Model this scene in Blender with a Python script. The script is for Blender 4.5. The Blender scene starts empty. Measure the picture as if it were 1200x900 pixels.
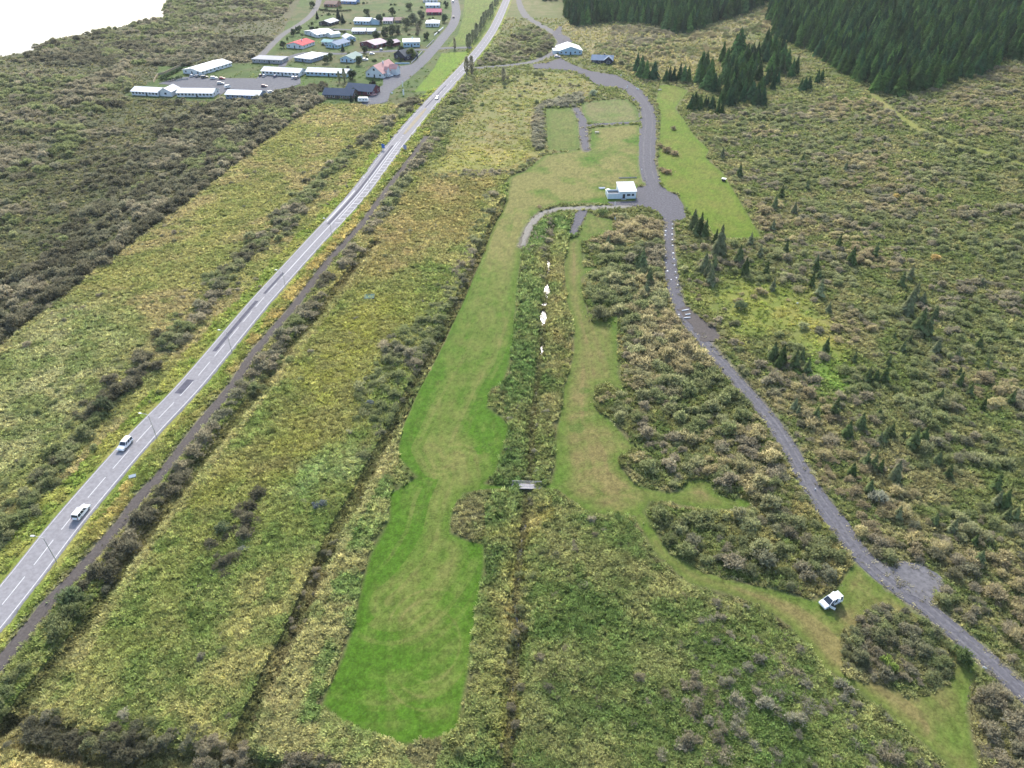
import bpy, bmesh, math, random
import numpy as np
from mathutils import Vector, Matrix

R = math.radians
random.seed(7)
rng = np.random.default_rng(11)
scene = bpy.context.scene
COL = scene.collection

# ------------------------------------------------------------------ camera, sky, sun, exposure
CAM_H, PITCH, FOC = 120.0, R(36.0), 840.0
cam_d = bpy.data.cameras.new('camera'); cam = bpy.data.objects.new('camera', cam_d); COL.objects.link(cam)
cam.location = (0, 0, CAM_H); cam.rotation_euler = (R(90) - PITCH, 0, 0)
cam_d.sensor_width = 36.0; cam_d.lens = FOC / 1200 * 36; cam_d.clip_start = 1.0; cam_d.clip_end = 60000
scene.camera = cam

SUN_EL, SUN_AZ = R(33.0), R(-4.0)            # ahead of the camera, a little left
world = bpy.data.worlds.new('World'); scene.world = world; world.use_nodes = True
wn = world.node_tree.nodes; wl = world.node_tree.links; wn.clear()
sky = wn.new('ShaderNodeTexSky'); sky.sky_type = 'NISHITA'; sky.sun_disc = False
sky.sun_elevation = SUN_EL; sky.sun_rotation = SUN_AZ; sky.air_density = 1.0; sky.dust_density = 2.5; sky.ozone_density = 1.0
bgn = wn.new('ShaderNodeBackground'); bgn.inputs['Strength'].default_value = 0.15
wo = wn.new('ShaderNodeOutputWorld'); wl.new(sky.outputs[0], bgn.inputs['Color']); wl.new(bgn.outputs[0], wo.inputs['Surface'])
sun_d = bpy.data.lights.new('sun', 'SUN'); sun_d.energy = 2.3; sun_d.angle = R(1.0); sun_d.color = (1.0, 0.965, 0.91)
sun = bpy.data.objects.new('sun', sun_d); COL.objects.link(sun)
sdir = Vector((math.sin(SUN_AZ) * math.cos(SUN_EL), math.cos(SUN_AZ) * math.cos(SUN_EL), math.sin(SUN_EL)))
sun.rotation_euler = (-sdir).to_track_quat('-Z', 'Y').to_euler(); sun.location = sdir * 800
vs = scene.view_settings
vs.view_transform = 'Standard'; vs.look = 'None'; vs.gamma = 1.0; vs.use_curve_mapping = False; vs.exposure = 1.38
scene.render.engine = 'CYCLES'
cy = scene.cycles
cy.max_bounces = 4; cy.diffuse_bounces = 2; cy.glossy_bounces = 2; cy.transmission_bounces = 2; cy.transparent_max_bounces = 4
cy.volume_bounces = 0; cy.caustics_reflective = False; cy.caustics_refractive = False
cy.use_denoising = True; cy.use_adaptive_sampling = True; cy.adaptive_threshold = 0.015

# ------------------------------------------------------------------ small tools
def lin(c):
    c = np.asarray(c, float) / 255.0
    return np.where(c <= 0.04045, c / 12.92, ((c + 0.055) / 1.055) ** 2.4)

def soften(c, k=.06):
    """linear colour pulled a little towards its own grey"""
    c = np.asarray(c, float); g = (c * [.25, .6, .15]).sum(-1, keepdims=True); return c * (1 - k) + g * k
def smooth(t):
    t = np.clip(t, 0, 1); return t * t * (3 - 2 * t)

_tab = np.random.default_rng(5).random((256, 256))
def vnoise(x, y, scale, seed=0):
    x = np.asarray(x) / scale + seed * 17.31; y = np.asarray(y) / scale + seed * 9.77
    xi = np.floor(x).astype(np.int64); yi = np.floor(y).astype(np.int64)
    fx = x - xi; fy = y - yi; fx = fx * fx * (3 - 2 * fx); fy = fy * fy * (3 - 2 * fy)
    h = lambda a, b: _tab[(a + b * 57 * 0 + seed * 31) & 255, (b + seed * 13) & 255]
    return (h(xi, yi) * (1 - fx) + h(xi + 1, yi) * fx) * (1 - fy) + (h(xi, yi + 1) * (1 - fx) + h(xi + 1, yi + 1) * fx) * fy
def fbm(x, y, scale, seed=0, octv=4, gain=0.5):
    s = 0; a = 1; t = 0
    c, sn = 0.8, 0.6
    for k in range(octv):
        s = s + a * vnoise(x, y, scale, seed + k); t += a; a *= gain; scale *= 0.49
        x, y = c * x - sn * y, sn * x + c * y
    return s / t

def hill(x, y):
    return 40 * smooth((np.asarray(x) - 130 + 0.12 * (np.asarray(y) - 300)) / 380)

_T = np.concatenate([np.arange(100, 1500, 3.0), np.arange(1500, 6000, 20.0)])
def unp(pts):
    """photo points (1200 x 900) -> world points on the bare terrain"""
    p = np.asarray(pts, float).reshape(-1, 2)
    dx = (p[:, 0] - 600) / FOC; dy = (450 - p[:, 1]) / FOC
    d = np.stack([dx, math.cos(PITCH) + dy * math.sin(PITCH), -math.sin(PITCH) + dy * math.cos(PITCH)], 1)
    out = np.zeros((len(p), 3))
    for s in range(0, len(p), 4000):
        q = d[s:s + 4000]
        X = q[:, 0:1] * _T; Y = q[:, 1:2] * _T; Z = CAM_H + q[:, 2:3] * _T - hill(X, Y)
        k = np.argmax(Z < 0, 1); k[(Z >= 0).all(1)] = len(_T) - 1; k = np.maximum(k, 1)
        r = np.arange(len(q)); z0 = Z[r, k - 1]; z1 = Z[r, k]
        t = _T[k - 1] + (_T[k] - _T[k - 1]) * z0 / (z0 - z1)
        out[s:s + 4000] = q * t[:, None]
    out[:, 2] = hill(out[:, 0], out[:, 1])
    return out
def W(px, py):
    p = unp([(px, py)])[0]; return Vector((p[0], p[1], p[2]))
def proj(x, y, z=0):
    x = np.asarray(x, float); y = np.asarray(y, float); zz = np.asarray(z) - CAM_H
    dep = y * math.cos(PITCH) - zz * math.sin(PITCH); up = y * math.sin(PITCH) + zz * math.cos(PITCH)
    dep = np.maximum(dep, 1.0)
    return 600 + FOC * x / dep, 450 - FOC * up / dep, dep

def inside(poly, x, y):
    poly = np.asarray(poly)[:, :2]
    res = np.zeros(x.shape, bool)
    bb = (x > poly[:, 0].min()) & (x < poly[:, 0].max()) & (y > poly[:, 1].min()) & (y < poly[:, 1].max())
    if not bb.any(): return res
    xs = x[bb]; ys = y[bb]; c = np.zeros(xs.shape, bool)
    n = len(poly)
    for i in range(n):
        x0, y0 = poly[i]; x1, y1 = poly[(i + 1) % n]
        if y0 == y1: continue
        m = (y0 > ys) != (y1 > ys)
        c ^= m & (xs < (x1 - x0) * (ys - y0) / (y1 - y0) + x0)
    res[bb] = c
    return res
def dist_line(line, x, y, far=40.0):
    """distance to a polyline and signed side (positive = right of its direction) and arc length"""
    line = np.asarray(line)[:, :2]
    D = np.full(x.shape, far); S = np.zeros(x.shape); A = np.zeros(x.shape)
    bb = (x > line[:, 0].min() - far) & (x < line[:, 0].max() + far) & (y > line[:, 1].min() - far) & (y < line[:, 1].max() + far)
    if not bb.any(): return D, S, A
    xs = x[bb]; ys = y[bb]; d = D[bb]; s = S[bb]; al = A[bb]; acc = 0.0
    for i in range(len(line) - 1):
        a = line[i]; e = line[i + 1] - a; L = math.hypot(*e)
        if L < 1e-6: continue
        t = np.clip(((xs - a[0]) * e[0] + (ys - a[1]) * e[1]) / L ** 2, 0, 1)
        ex = xs - a[0] - t * e[0]; ey = ys - a[1] - t * e[1]
        q = np.hypot(ex, ey); m = q < d
        d = np.where(m, q, d); s = np.where(m, np.sign(e[1] * ex - e[0] * ey), s); al = np.where(m, acc + t * L, al); acc += L
    D[bb] = d; S[bb] = s; A[bb] = al
    return D, S, A
def resample(line, step):
    """smooth (Catmull-Rom) and resample a world polyline"""
    P = np.asarray(line, float)[:, :2]
    Q = np.vstack([2 * P[0] - P[1], P, 2 * P[-1] - P[-2]]); out = []
    for i in range(1, len(Q) - 2):
        p0, p1, p2, p3 = Q[i - 1], Q[i], Q[i + 1], Q[i + 2]
        n = max(2, int(np.hypot(*(p2 - p1)) / step))
        for k in range(n):
            t = k / n
            out.append(0.5 * (2 * p1 + (p2 - p0) * t + (2 * p0 - 5 * p1 + 4 * p2 - p3) * t * t + (3 * p1 - p0 - 3 * p2 + p3) * t ** 3))
    out.append(P[-1]); return np.array(out)

# ------------------------------------------------------------------ object tools
def link(o, parent=None):
    COL.objects.link(o)
    if parent is not None: o.parent = parent
    return o
def tag(o, label, cat, group=None):
    o['label'] = label; o['category'] = cat
    if group: o['group'] = group
    return o
def struct(o, kind='structure'):
    o['kind'] = kind; return o
def empty(name, loc, rz=0.0):
    o = bpy.data.objects.new(name, None); o.empty_display_size = 0.5
    o.location = loc; o.rotation_euler = (0, 0, rz); return link(o)

class MB:
    """collects shapes, then becomes ONE mesh"""
    def __init__(s): s.v = []; s.f = []; s.m = []
    def add(s, verts, faces, mat=0):
        b = len(s.v); s.v += [tuple(v) for v in verts]; s.f += [tuple(b + i for i in f) for f in faces]; s.m += [mat] * len(faces); return s
    def box(s, x0, x1, y0, y1, z0, z1, mat=0):
        v = [(x, y, z) for z in (z0, z1) for y in (y0, y1) for x in (x0, x1)]
        return s.add(v, [(0, 2, 3, 1), (4, 5, 7, 6), (0, 1, 5, 4), (2, 6, 7, 3), (0, 4, 6, 2), (1, 3, 7, 5)], mat)
    def tube(s, p0, p1, r0, r1=None, n=8, mat=0):
        p0 = Vector(p0); p1 = Vector(p1); r1 = r0 if r1 is None else r1
        d = (p1 - p0).normalized(); a = d.orthogonal().normalized(); b = d.cross(a)
        v = []
        for p, r in ((p0, r0), (p1, r1)):
            for k in range(n):
                t = 2 * math.pi * k / n; v.append(p + a * (r * math.cos(t)) + b * (r * math.sin(t)))
        f = [(k, (k + 1) % n, n + (k + 1) % n, n + k) for k in range(n)] + [tuple(range(n - 1, -1, -1)), tuple(range(n, 2 * n))]
        return s.add(v, f, mat)
    def prism(s, poly, y0, y1, mat=0):
        """polygon in x-z extruded along y"""
        n = len(poly)
        v = [(x, y0, z) for x, z in poly] + [(x, y1, z) for x, z in poly]
        f = [(k, (k + 1) % n, n + (k + 1) % n, n + k) for k in range(n)] + [tuple(range(n - 1, -1, -1)), tuple(range(n, 2 * n))]
        return s.add(v, f, mat)
    def mesh(s, name):
        me = bpy.data.meshes.new(name); me.from_pydata(s.v, [], s.f)
        me.polygons.foreach_set('material_index', s.m)
        bm = bmesh.new(); bm.from_mesh(me); bmesh.ops.recalc_face_normals(bm, faces=bm.faces); bm.to_mesh(me); bm.free()
        me.update(); return me
    def build(s, name, mats, parent=None, bevel=0.0):
        me = s.mesh(name)
        for m in (mats if isinstance(mats, (list, tuple)) else [mats]): me.materials.append(m)
        if bevel:
            bm = bmesh.new(); bm.from_mesh(me)
            bmesh.ops.bevel(bm, geom=[e for e in bm.edges if len(e.link_faces) == 2 and e.calc_face_angle(0) > 0.5], offset=bevel, segments=2, affect='EDGES', clamp_overlap=True)
            bm.to_mesh(me); bm.free()
        return link(bpy.data.objects.new(name, me), parent)

# ------------------------------------------------------------------ materials
def mat(name, col, rough=0.7, spec=0.3, metal=0.0, var=0.0, scale=3.0, bump=0.0):
    m = bpy.data.materials.new(name); m.use_nodes = True
    nt = m.node_tree; b = nt.nodes['Principled BSDF']
    b.inputs['Base Color'].default_value = (*col, 1); b.inputs['Roughness'].default_value = rough
    b.inputs['Specular IOR Level'].default_value = spec; b.inputs['Metallic'].default_value = metal
    if var or bump:
        tc = nt.nodes.new('ShaderNodeTexCoord'); nz = nt.nodes.new('ShaderNodeTexNoise')
        nz.inputs['Scale'].default_value = scale; nz.inputs['Detail'].default_value = 6; nz.inputs['Roughness'].default_value = 0.65
        nt.links.new(tc.outputs['Object'], nz.inputs['Vector'])
        if var:
            mr = nt.nodes.new('ShaderNodeMapRange'); mr.inputs['From Min'].default_value = 0.3; mr.inputs['From Max'].default_value = 0.7
            mr.inputs['To Min'].default_value = 1 - var; mr.inputs['To Max'].default_value = 1 + var
            nt.links.new(nz.outputs['Fac'], mr.inputs['Value'])
            vm = nt.nodes.new('ShaderNodeVectorMath'); vm.operation = 'SCALE'; vm.inputs[0].default_value = col
            nt.links.new(mr.outputs[0], vm.inputs['Scale']); nt.links.new(vm.outputs[0], b.inputs['Base Color'])
        if bump:
            bp = nt.nodes.new('ShaderNodeBump'); bp.inputs['Strength'].default_value = bump
            nt.links.new(nz.outputs['Fac'], bp.inputs['Height']); nt.links.new(bp.outputs[0], b.inputs['Normal'])
    return m

def foliage_mat(name, transl=0.54, var=0.36, use_tint=True, col=(0.06, 0.08, 0.04)):
    m = bpy.data.materials.new(name); m.use_nodes = True
    nt = m.node_tree; nt.nodes.clear(); L = nt.links
    out = nt.nodes.new('ShaderNodeOutputMaterial'); mix = nt.nodes.new('ShaderNodeMixShader'); mix.inputs[0].default_value = transl
    df = nt.nodes.new('ShaderNodeBsdfDiffuse'); tr = nt.nodes.new('ShaderNodeBsdfTranslucent')
    geo = nt.nodes.new('ShaderNodeNewGeometry')
    mr = nt.nodes.new('ShaderNodeMapRange'); mr.inputs['To Min'].default_value = 1 - var; mr.inputs['To Max'].default_value = 1 + var
    L.new(geo.outputs['Random Per Island'], mr.inputs['Value'])
    vm = nt.nodes.new('ShaderNodeVectorMath'); vm.operation = 'SCALE'
    if use_tint:
        at = nt.nodes.new('ShaderNodeAttribute'); at.attribute_type = 'INSTANCER'; at.attribute_name = 'tint'
        L.new(at.outputs['Vector'], vm.inputs[0])
    else: vm.inputs[0].default_value = col
    L.new(mr.outputs[0], vm.inputs['Scale'])
    L.new(vm.outputs[0], df.inputs['Color']); L.new(vm.outputs[0], tr.inputs['Color'])
    L.new(df.outputs[0], mix.inputs[1]); L.new(tr.outputs[0], mix.inputs[2]); L.new(mix.outputs[0], out.inputs['Surface'])
    return m

M = {}
M['leaf'] = foliage_mat('leaf')
M['needle'] = foliage_mat('needle', 0.3, 0.4)
M['straw'] = foliage_mat('straw', 0.5, 0.35)
M['bark'] = mat('bark', (0.10, 0.085, 0.07), 0.9, 0.1, var=0.3)
# ------------------------------------------------------------------ the map: lines and areas read off the photograph, laid on the terrain
def U(pts): return unp(pts)[:, :2]
ROAD = resample(U([(-60, 783), (-20, 737), (30.5, 675), (88, 602), (166, 512), (224.5, 450), (289, 373), (313, 345), (362, 291), (421, 226), (462, 172), (496, 131), (518, 107), (552.5, 69), (577, 36), (592, 4), (603, -25), (625, -70)]), 2.0)
TRACK = resample(U([(-60, 850), (0, 778), (60, 703), (92, 670), (140, 615), (162, 585), (190, 555), (217, 520), (240, 490), (272, 452), (300, 410), (342, 362), (382, 310), (407, 282), (425, 262), (450, 227), (478, 190), (500, 160)]), 2.0)
PATH = resample(U([(784, 258), (784, 290), (787, 320), (792, 345), (801, 370), (815, 390), (832, 409), (852, 432), (872, 455), (900, 488), (925, 525), (950, 570), (975, 605), (1002, 642), (1030, 670), (1060, 694), (1090, 716), (1120, 742), (1160, 776), (1200, 812), (1270, 875)]), 2.0)
LOOP = resample(U([(640, 268), (618, 256), (622, 262)]), 1.0)
TRK2 = resample(U([(612, 288), (620, 268), (632, 253), (650, 246), (675, 244), (705, 243), (740, 241)]), 1.0)
LANE_UP = resample(U([(552, 80), (575, 78.5), (600, 76), (625, 72), (645, 64), (655, 54), (656, 46), (648, 38), (632, 29), (618, 20), (610, 8), (606, -8)]), 2.0)
STREET = resample(U([(432, 122), (445, 111), (460, 100), (477, 87), (491, 75), (508, 57), (520, 43), (529, 32), (534, 20), (534, 8), (530, -8), (522, -30)]), 2.0)
BRANCH = resample(U([(506, 58), (520, 56.5), (535, 56), (554, 55.5)]), 1.0)
SIDE1 = resample(U([(503, 58), (480, 58.5), (455, 60), (430, 61), (400, 63), (360, 62), (338, 68), (330, 78)]), 2.0)
SIDE2 = resample(U([(380, 34), (400, 34.5), (430, 36), (450, 38)]), 2.0)
WEST = resample(U([(302, 70), (312, 59), (325, 46), (335, 38), (350, 29), (362, 20), (370, 10), (374, 0)]), 2.0)
APRON = U([(756, 205), (771, 205), (774, 217), (782, 224), (793, 228), (799, 238), (804, 256), (795, 258), (785, 260), (778, 259), (774, 252), (766, 246), (752, 241.5), (738, 241), (720, 241), (712, 236.5), (745, 236), (747, 219), (757, 218)])
LOTROAD = resample(U([(763, 212), (759, 195), (758.5, 175), (759.5, 158), (761, 143), (758, 127), (750, 115), (742, 106), (733, 100)]), 1.0)
LOTROAD_W = [7.0, 7.5, 7.6, 9, 10.5, 11.5, 11.5, 11, 9]
LOT = U([(625, 75), (640, 74), (657, 68), (671, 76), (690, 83), (708, 86), (722, 88), (737, 96), (750, 106), (757, 114), (748, 121), (738, 112), (731, 104), (715, 101.5), (700, 100), (691, 93), (683, 87), (668, 82.5), (650, 81), (625, 80)])
PARK = U([(186, 98), (205, 92), (222, 90), (245, 92), (268, 92), (300, 92), (306, 88), (352, 91), (352, 98), (342, 102), (325, 105), (316, 110), (300, 106), (265, 107), (258, 112), (250, 104), (225, 104), (206, 104), (203, 100)])
TOWNLOT = U([(433, 108), (449, 100), (449, 92), (462, 88), (467, 78), (480, 76), (492, 72), (473, 95), (458, 108), (454, 119), (446, 121.5), (432, 122)])
HALLLOT = U([(646, 40), (656, 31), (659, 31), (658, 40), (668, 45), (671, 49), (656, 52), (652, 46)])
PULL = U([(1022, 655), (1046, 664), (1056, 655), (1072, 661), (1083, 658), (1090, 671), (1105, 677), (1108, 691), (1095, 696), (1092, 712), (1075, 702), (1045, 682), (1025, 664)])
PULL2 = U([(792, 362), (812, 385), (826, 402), (836, 402), (846, 396), (838, 385), (822, 374), (806, 360)])
SPUR = U([(677, 247), (689, 247), (684, 258), (678, 270), (674, 276.5), (666, 276), (670, 265), (674, 252)])
GREY1 = resample(U([(675, 127), (679, 135), (683, 143), (684, 155), (685, 165), (687, 176)]), 1.0)
GREY2 = resample(U([(682, 149), (700, 146), (725, 144.5), (752, 143)]), 1.0)

LAWN_A = U([(595, 207), (615, 200), (638, 181), (660, 178), (690, 173), (693, 150), (720, 147), (750, 145), (752, 175), (752, 200), (758, 216), (747, 219), (746, 232), (745, 240), (720, 240), (700, 238), (660, 239), (632, 246), (622, 262), (614, 282), (609, 320), (606, 350), (603, 400), (597, 430), (590, 450), (578, 455), (572, 477), (588, 488), (597, 497), (597, 510), (592, 522), (582, 557), (570, 566), (600, 570), (600, 574), (575, 575), (545, 579), (536, 592), (530, 608), (530, 624), (550, 632), (569, 637), (569, 665), (565, 690), (560, 725), (552, 782), (546, 815), (541, 838), (540, 857), (512, 868), (475, 875), (440, 865), (400, 847), (375, 828), (380, 810), (400, 767), (412, 732), (425, 675), (432, 650), (445, 628), (454, 610), (455, 578), (487, 559), (475, 547), (465, 537), (465, 522), (472, 495), (492, 450), (500, 437), (520, 400), (535, 365), (560, 307), (577, 262), (591, 237)])
LAWN_B = U([(689, 247), (700, 254), (719, 257), (719, 272), (700, 277), (682, 285), (684, 312), (702, 312), (682, 325), (684, 345), (690, 366), (712, 370), (725, 370), (725, 405), (726, 440), (735, 460), (742, 466), (725, 458), (712, 449), (700, 452), (697, 468), (700, 480), (720, 495), (735, 513), (747, 525), (735, 533), (727, 537), (732, 551), (745, 566), (760, 572), (780, 576), (800, 574), (804, 564), (818, 560), (830, 562), (838, 574), (852, 582), (875, 584), (885, 592), (870, 599), (825, 598), (790, 592), (762, 589), (755, 600), (786, 648), (822, 668), (860, 679), (900, 688), (935, 697), (955, 702), (978, 690), (990, 672), (1000, 655), (1018, 668), (1033, 683), (1075, 712), (1110, 742), (1150, 775), (1142, 800), (1136, 835), (1142, 870), (1150, 905), (1150, 940), (1120, 940), (1108, 895), (1075, 868), (1040, 838), (1000, 806), (965, 785), (945, 757), (926, 736), (892, 712), (848, 696), (805, 684), (770, 652), (741, 606), (720, 605), (692, 602), (672, 590), (655, 577), (636, 573), (636, 570), (645, 565), (649, 550), (650, 512), (655, 480), (660, 450), (663, 447), (671, 415), (672, 387), (663, 355), (660, 312), (665, 279), (676, 277), (683, 262)])
ISLAND = U([(1033, 703), (1010, 715), (997, 733), (985, 745), (980, 760), (990, 787), (1033, 803), (1060, 810), (1090, 810), (1107, 800), (1128, 785), (1133, 770), (1110, 745), (1087, 727), (1060, 712)])
LAWN_C = U([(639, 127), (672, 126), (676, 135), (679, 150), (681, 174), (660, 177), (641, 176)])
LAWN_C2 = U([(681, 120), (710, 117), (735, 116), (745, 124), (750, 135), (750, 142), (720, 144), (692, 144), (682, 134)])
LAWN_D = U([(772, 99), (790, 100), (807, 106), (797, 120), (792, 127), (802, 140), (815, 160), (832, 175), (828, 185), (850, 205), (860, 222), (878, 252), (893, 278), (850, 280), (835, 275), (825, 258), (810, 254), (799, 237), (793, 227), (780, 223), (773, 212), (770, 190), (772, 160), (774, 135), (768, 118)])
CLEAR = U([(812, 345), (845, 332), (900, 329), (925, 337), (957, 357), (980, 392), (990, 425), (985, 440), (950, 418), (920, 402), (890, 400), (862, 398), (850, 375), (830, 355)])
GREENC = U([(945, 440), (975, 415), (990, 430), (995, 445), (975, 455)])
FIELD_L = U([(372, 122), (440, 122), (470, 122), (494, 122), (455, 170), (418, 222), (360, 285), (310, 340), (282, 374), (218, 448), (160, 510), (82, 602), (22, 675), (-40, 745), (-300, 1000), (-300, 620), (0, 402), (60, 354), (130, 300), (230, 228), (300, 173)])
BRUSH_L = U([(-500, 760), (-300, 622), (0, 402), (60, 354), (130, 300), (230, 228), (300, 173), (372, 122), (372, -60), (-500, -60)])
TOWN = U([(300, 122), (235, 119), (150, 115), (147, 108), (185, 92), (185, 78), (255, 74), (296, 74), (330, 40), (372, -40), (600, -40), (590, 0), (574, 36), (550, 69), (515, 107), (490, 122), (372, 123), (345, 108)])
MID = U([(-60, 870), (0, 790), (60, 715), (150, 612), (225, 525), (280, 455), (350, 365), (430, 268), (480, 205), (600, 205), (590, 240), (560, 303), (535, 350), (500, 420), (470, 480), (440, 540), (400, 620), (340, 735), (270, 890), (240, 940), (-100, 940)])
MID_TAN = U([(430, 268), (480, 205), (590, 205), (560, 265), (510, 300), (440, 330), (400, 330)])
MID_YEL = U([(330, 480), (370, 400), (420, 345), (440, 330), (480, 345), (455, 410), (420, 480), (380, 530), (330, 540), (300, 545)])
MID_YEL2 = U([(245, 600), (290, 545), (340, 500), (390, 520), (370, 570), (300, 580)])
PALE_L = U([(-200, 560), (0, 400), (60, 356), (110, 345), (170, 400), (120, 470), (40, 540), (-60, 640)])
PALE_PATCH = U([(372, 548), (400, 540), (420, 545), (412, 565), (385, 582), (368, 578)])
STRIP = U([(600, 205), (590, 240), (577, 262), (560, 307), (535, 365), (500, 437), (472, 495), (465, 537), (454, 610), (432, 660), (412, 732), (400, 767), (375, 830), (440, 868), (475, 880), (455, 960), (400, 1300), (120, 1300), (240, 960), (272, 890), (345, 735), (400, 625), (445, 535), (500, 425), (540, 350), (565, 300)])
STREAMZ = U([(640, 255), (668, 250), (673, 277), (660, 312), (663, 355), (672, 387), (671, 415), (660, 450), (650, 512), (649, 550), (637, 572), (655, 580), (640, 640), (620, 760), (600, 900), (590, 960), (570, 1300), (400, 1300), (460, 960), (542, 857), (560, 725), (569, 640), (575, 575), (592, 522), (597, 497), (590, 450), (603, 400), (609, 320), (618, 275)])
STREAM_TAN = U([(640, 300), (668, 280), (662, 355), (672, 387), (671, 415), (660, 450), (648, 540), (636, 570), (628, 568), (634, 480), (640, 410), (648, 360), (650, 320)])
STREAM_TAN2 = U([(615, 620), (632, 600), (622, 700), (612, 780), (600, 880), (588, 960), (596, 800), (606, 700)])
RIGHT_LOW = U([(655, 580), (692, 604), (738, 607), (765, 655), (800, 690), (885, 716), (942, 758), (1000, 806), (1040, 838), (1108, 895), (1160, 1300), (570, 1300), (590, 960), (610, 800), (635, 650)])
THICK = U([(690, 250), (780, 262), (785, 330), (800, 375), (850, 440), (900, 495), (950, 575), (1000, 645), (985, 690), (950, 700), (870, 675), (790, 650), (760, 598), (870, 598), (885, 590), (840, 572), (800, 575), (730, 545), (745, 520), (700, 480), (700, 452), (726, 440), (724, 370), (690, 366), (684, 330), (700, 310), (682, 285)])
UPMID = U([(520, 190), (530, 150), (560, 110), (590, 92), (640, 84), (670, 86), (690, 95), (700, 103), (680, 118), (635, 125), (638, 178), (600, 203), (505, 203)])
UP_TAN = U([(505, 203), (540, 170), (560, 168), (600, 172), (636, 180), (600, 204)])
UPFOR = U([(640, 40), (665, 25), (700, 28), (760, 32), (800, 38), (880, 18), (915, 5), (870, 40), (860, 80), (800, 90), (745, 88), (720, 80), (690, 60), (665, 45)])
TOWNGREEN = U([(484, 108), (498, 92), (508, 80), (517, 62), (550, 60), (543, 70), (522, 92), (508, 106)])
TOWNGREEN2 = U([(524, 54), (536, 40), (542, 20), (545, -10), (590, -10), (575, 30), (560, 52)])
BOTTOM_L = U([(-300, 815), (-100, 840), (0, 862), (60, 880), (130, 898), (230, 925), (320, 945), (420, 960), (600, 1000), (600, 1350), (-600, 1350)])

LAKE = np.vstack([U([(-260, 132), (-120, 98), (0, 66), (30, 61), (38, 59), (43, 53), (60, 45), (85, 41), (110, 37), (135, 32.5), (150, 28), (170, 24), (190, 20.5), (194, 16), (192, 11), (190.5, 6), (194, 2), (204, -4)]), np.array([[-330, 930], [-260, 1300], [-400, 2500], [-200, 6000], [-9000, 9000], [-9000, 300], [-1500, 330]])])

DITCH = resample(U([(250, 935), (272, 890), (310, 805), (345, 735), (375, 668), (395, 622), (410, 595), (430, 560), (445, 530), (465, 495), (480, 462), (500, 425), (520, 385), (540, 345), (560, 300), (578, 262), (590, 235)]), 1.5)
STREAM = resample(U([(585, 960), (596, 880), (602, 800), (606, 745), (605, 700), (608, 660), (612, 628), (615, 600), (617, 574), (622, 540), (624, 500), (625, 487), (628, 465), (632, 430), (636, 400), (637, 370), (640, 340), (643, 310), (643, 290), (648, 265)]), 1.5)
BDITCH = resample(U([(-60, 835), (0, 852), (40, 862), (90, 875), (150, 888), (230, 900), (320, 912), (420, 925)]), 1.5)
TDITCH = resample(U([(0, 850), (20, 832), (50, 795), (85, 752), (115, 712), (135, 680), (150, 655), (180, 615), (205, 582), (240, 536), (275, 492), (310, 450), (335, 412), (370, 372), (410, 320), (440, 285)]), 1.5)
LDITCH = resample(U([(-60, 445), (0, 401), (60, 354), (130, 299), (230, 227), (300, 172), (372, 121)]), 2.0)
MDITCH = resample(U([(250, 335), (300, 288), (350, 240), (400, 190), (440, 150), (475, 122)]), 2.0)

TRAIL = U([(1018, 106), (1045, 130), (1075, 150), (1120, 168), (1165, 182), (1210, 196), (1280, 212)])
DRY_A = U([(690, 205), (640, 215), (612, 228), (598, 290), (580, 360), (558, 420), (540, 450), (520, 490), (505, 525), (516, 545), (536, 535), (540, 560), (528, 590), (520, 630), (500, 665), (480, 690), (462, 705)])
DRY_B = U([(668, 285), (668, 330), (676, 380), (690, 430), (688, 470), (690, 500), (700, 530), (705, 555), (730, 575), (760, 582), (820, 582)])
DRY_B2 = U([(775, 640), (810, 672), (860, 695), (930, 722), (960, 745), (1000, 790), (1045, 825), (1075, 850)])

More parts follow.
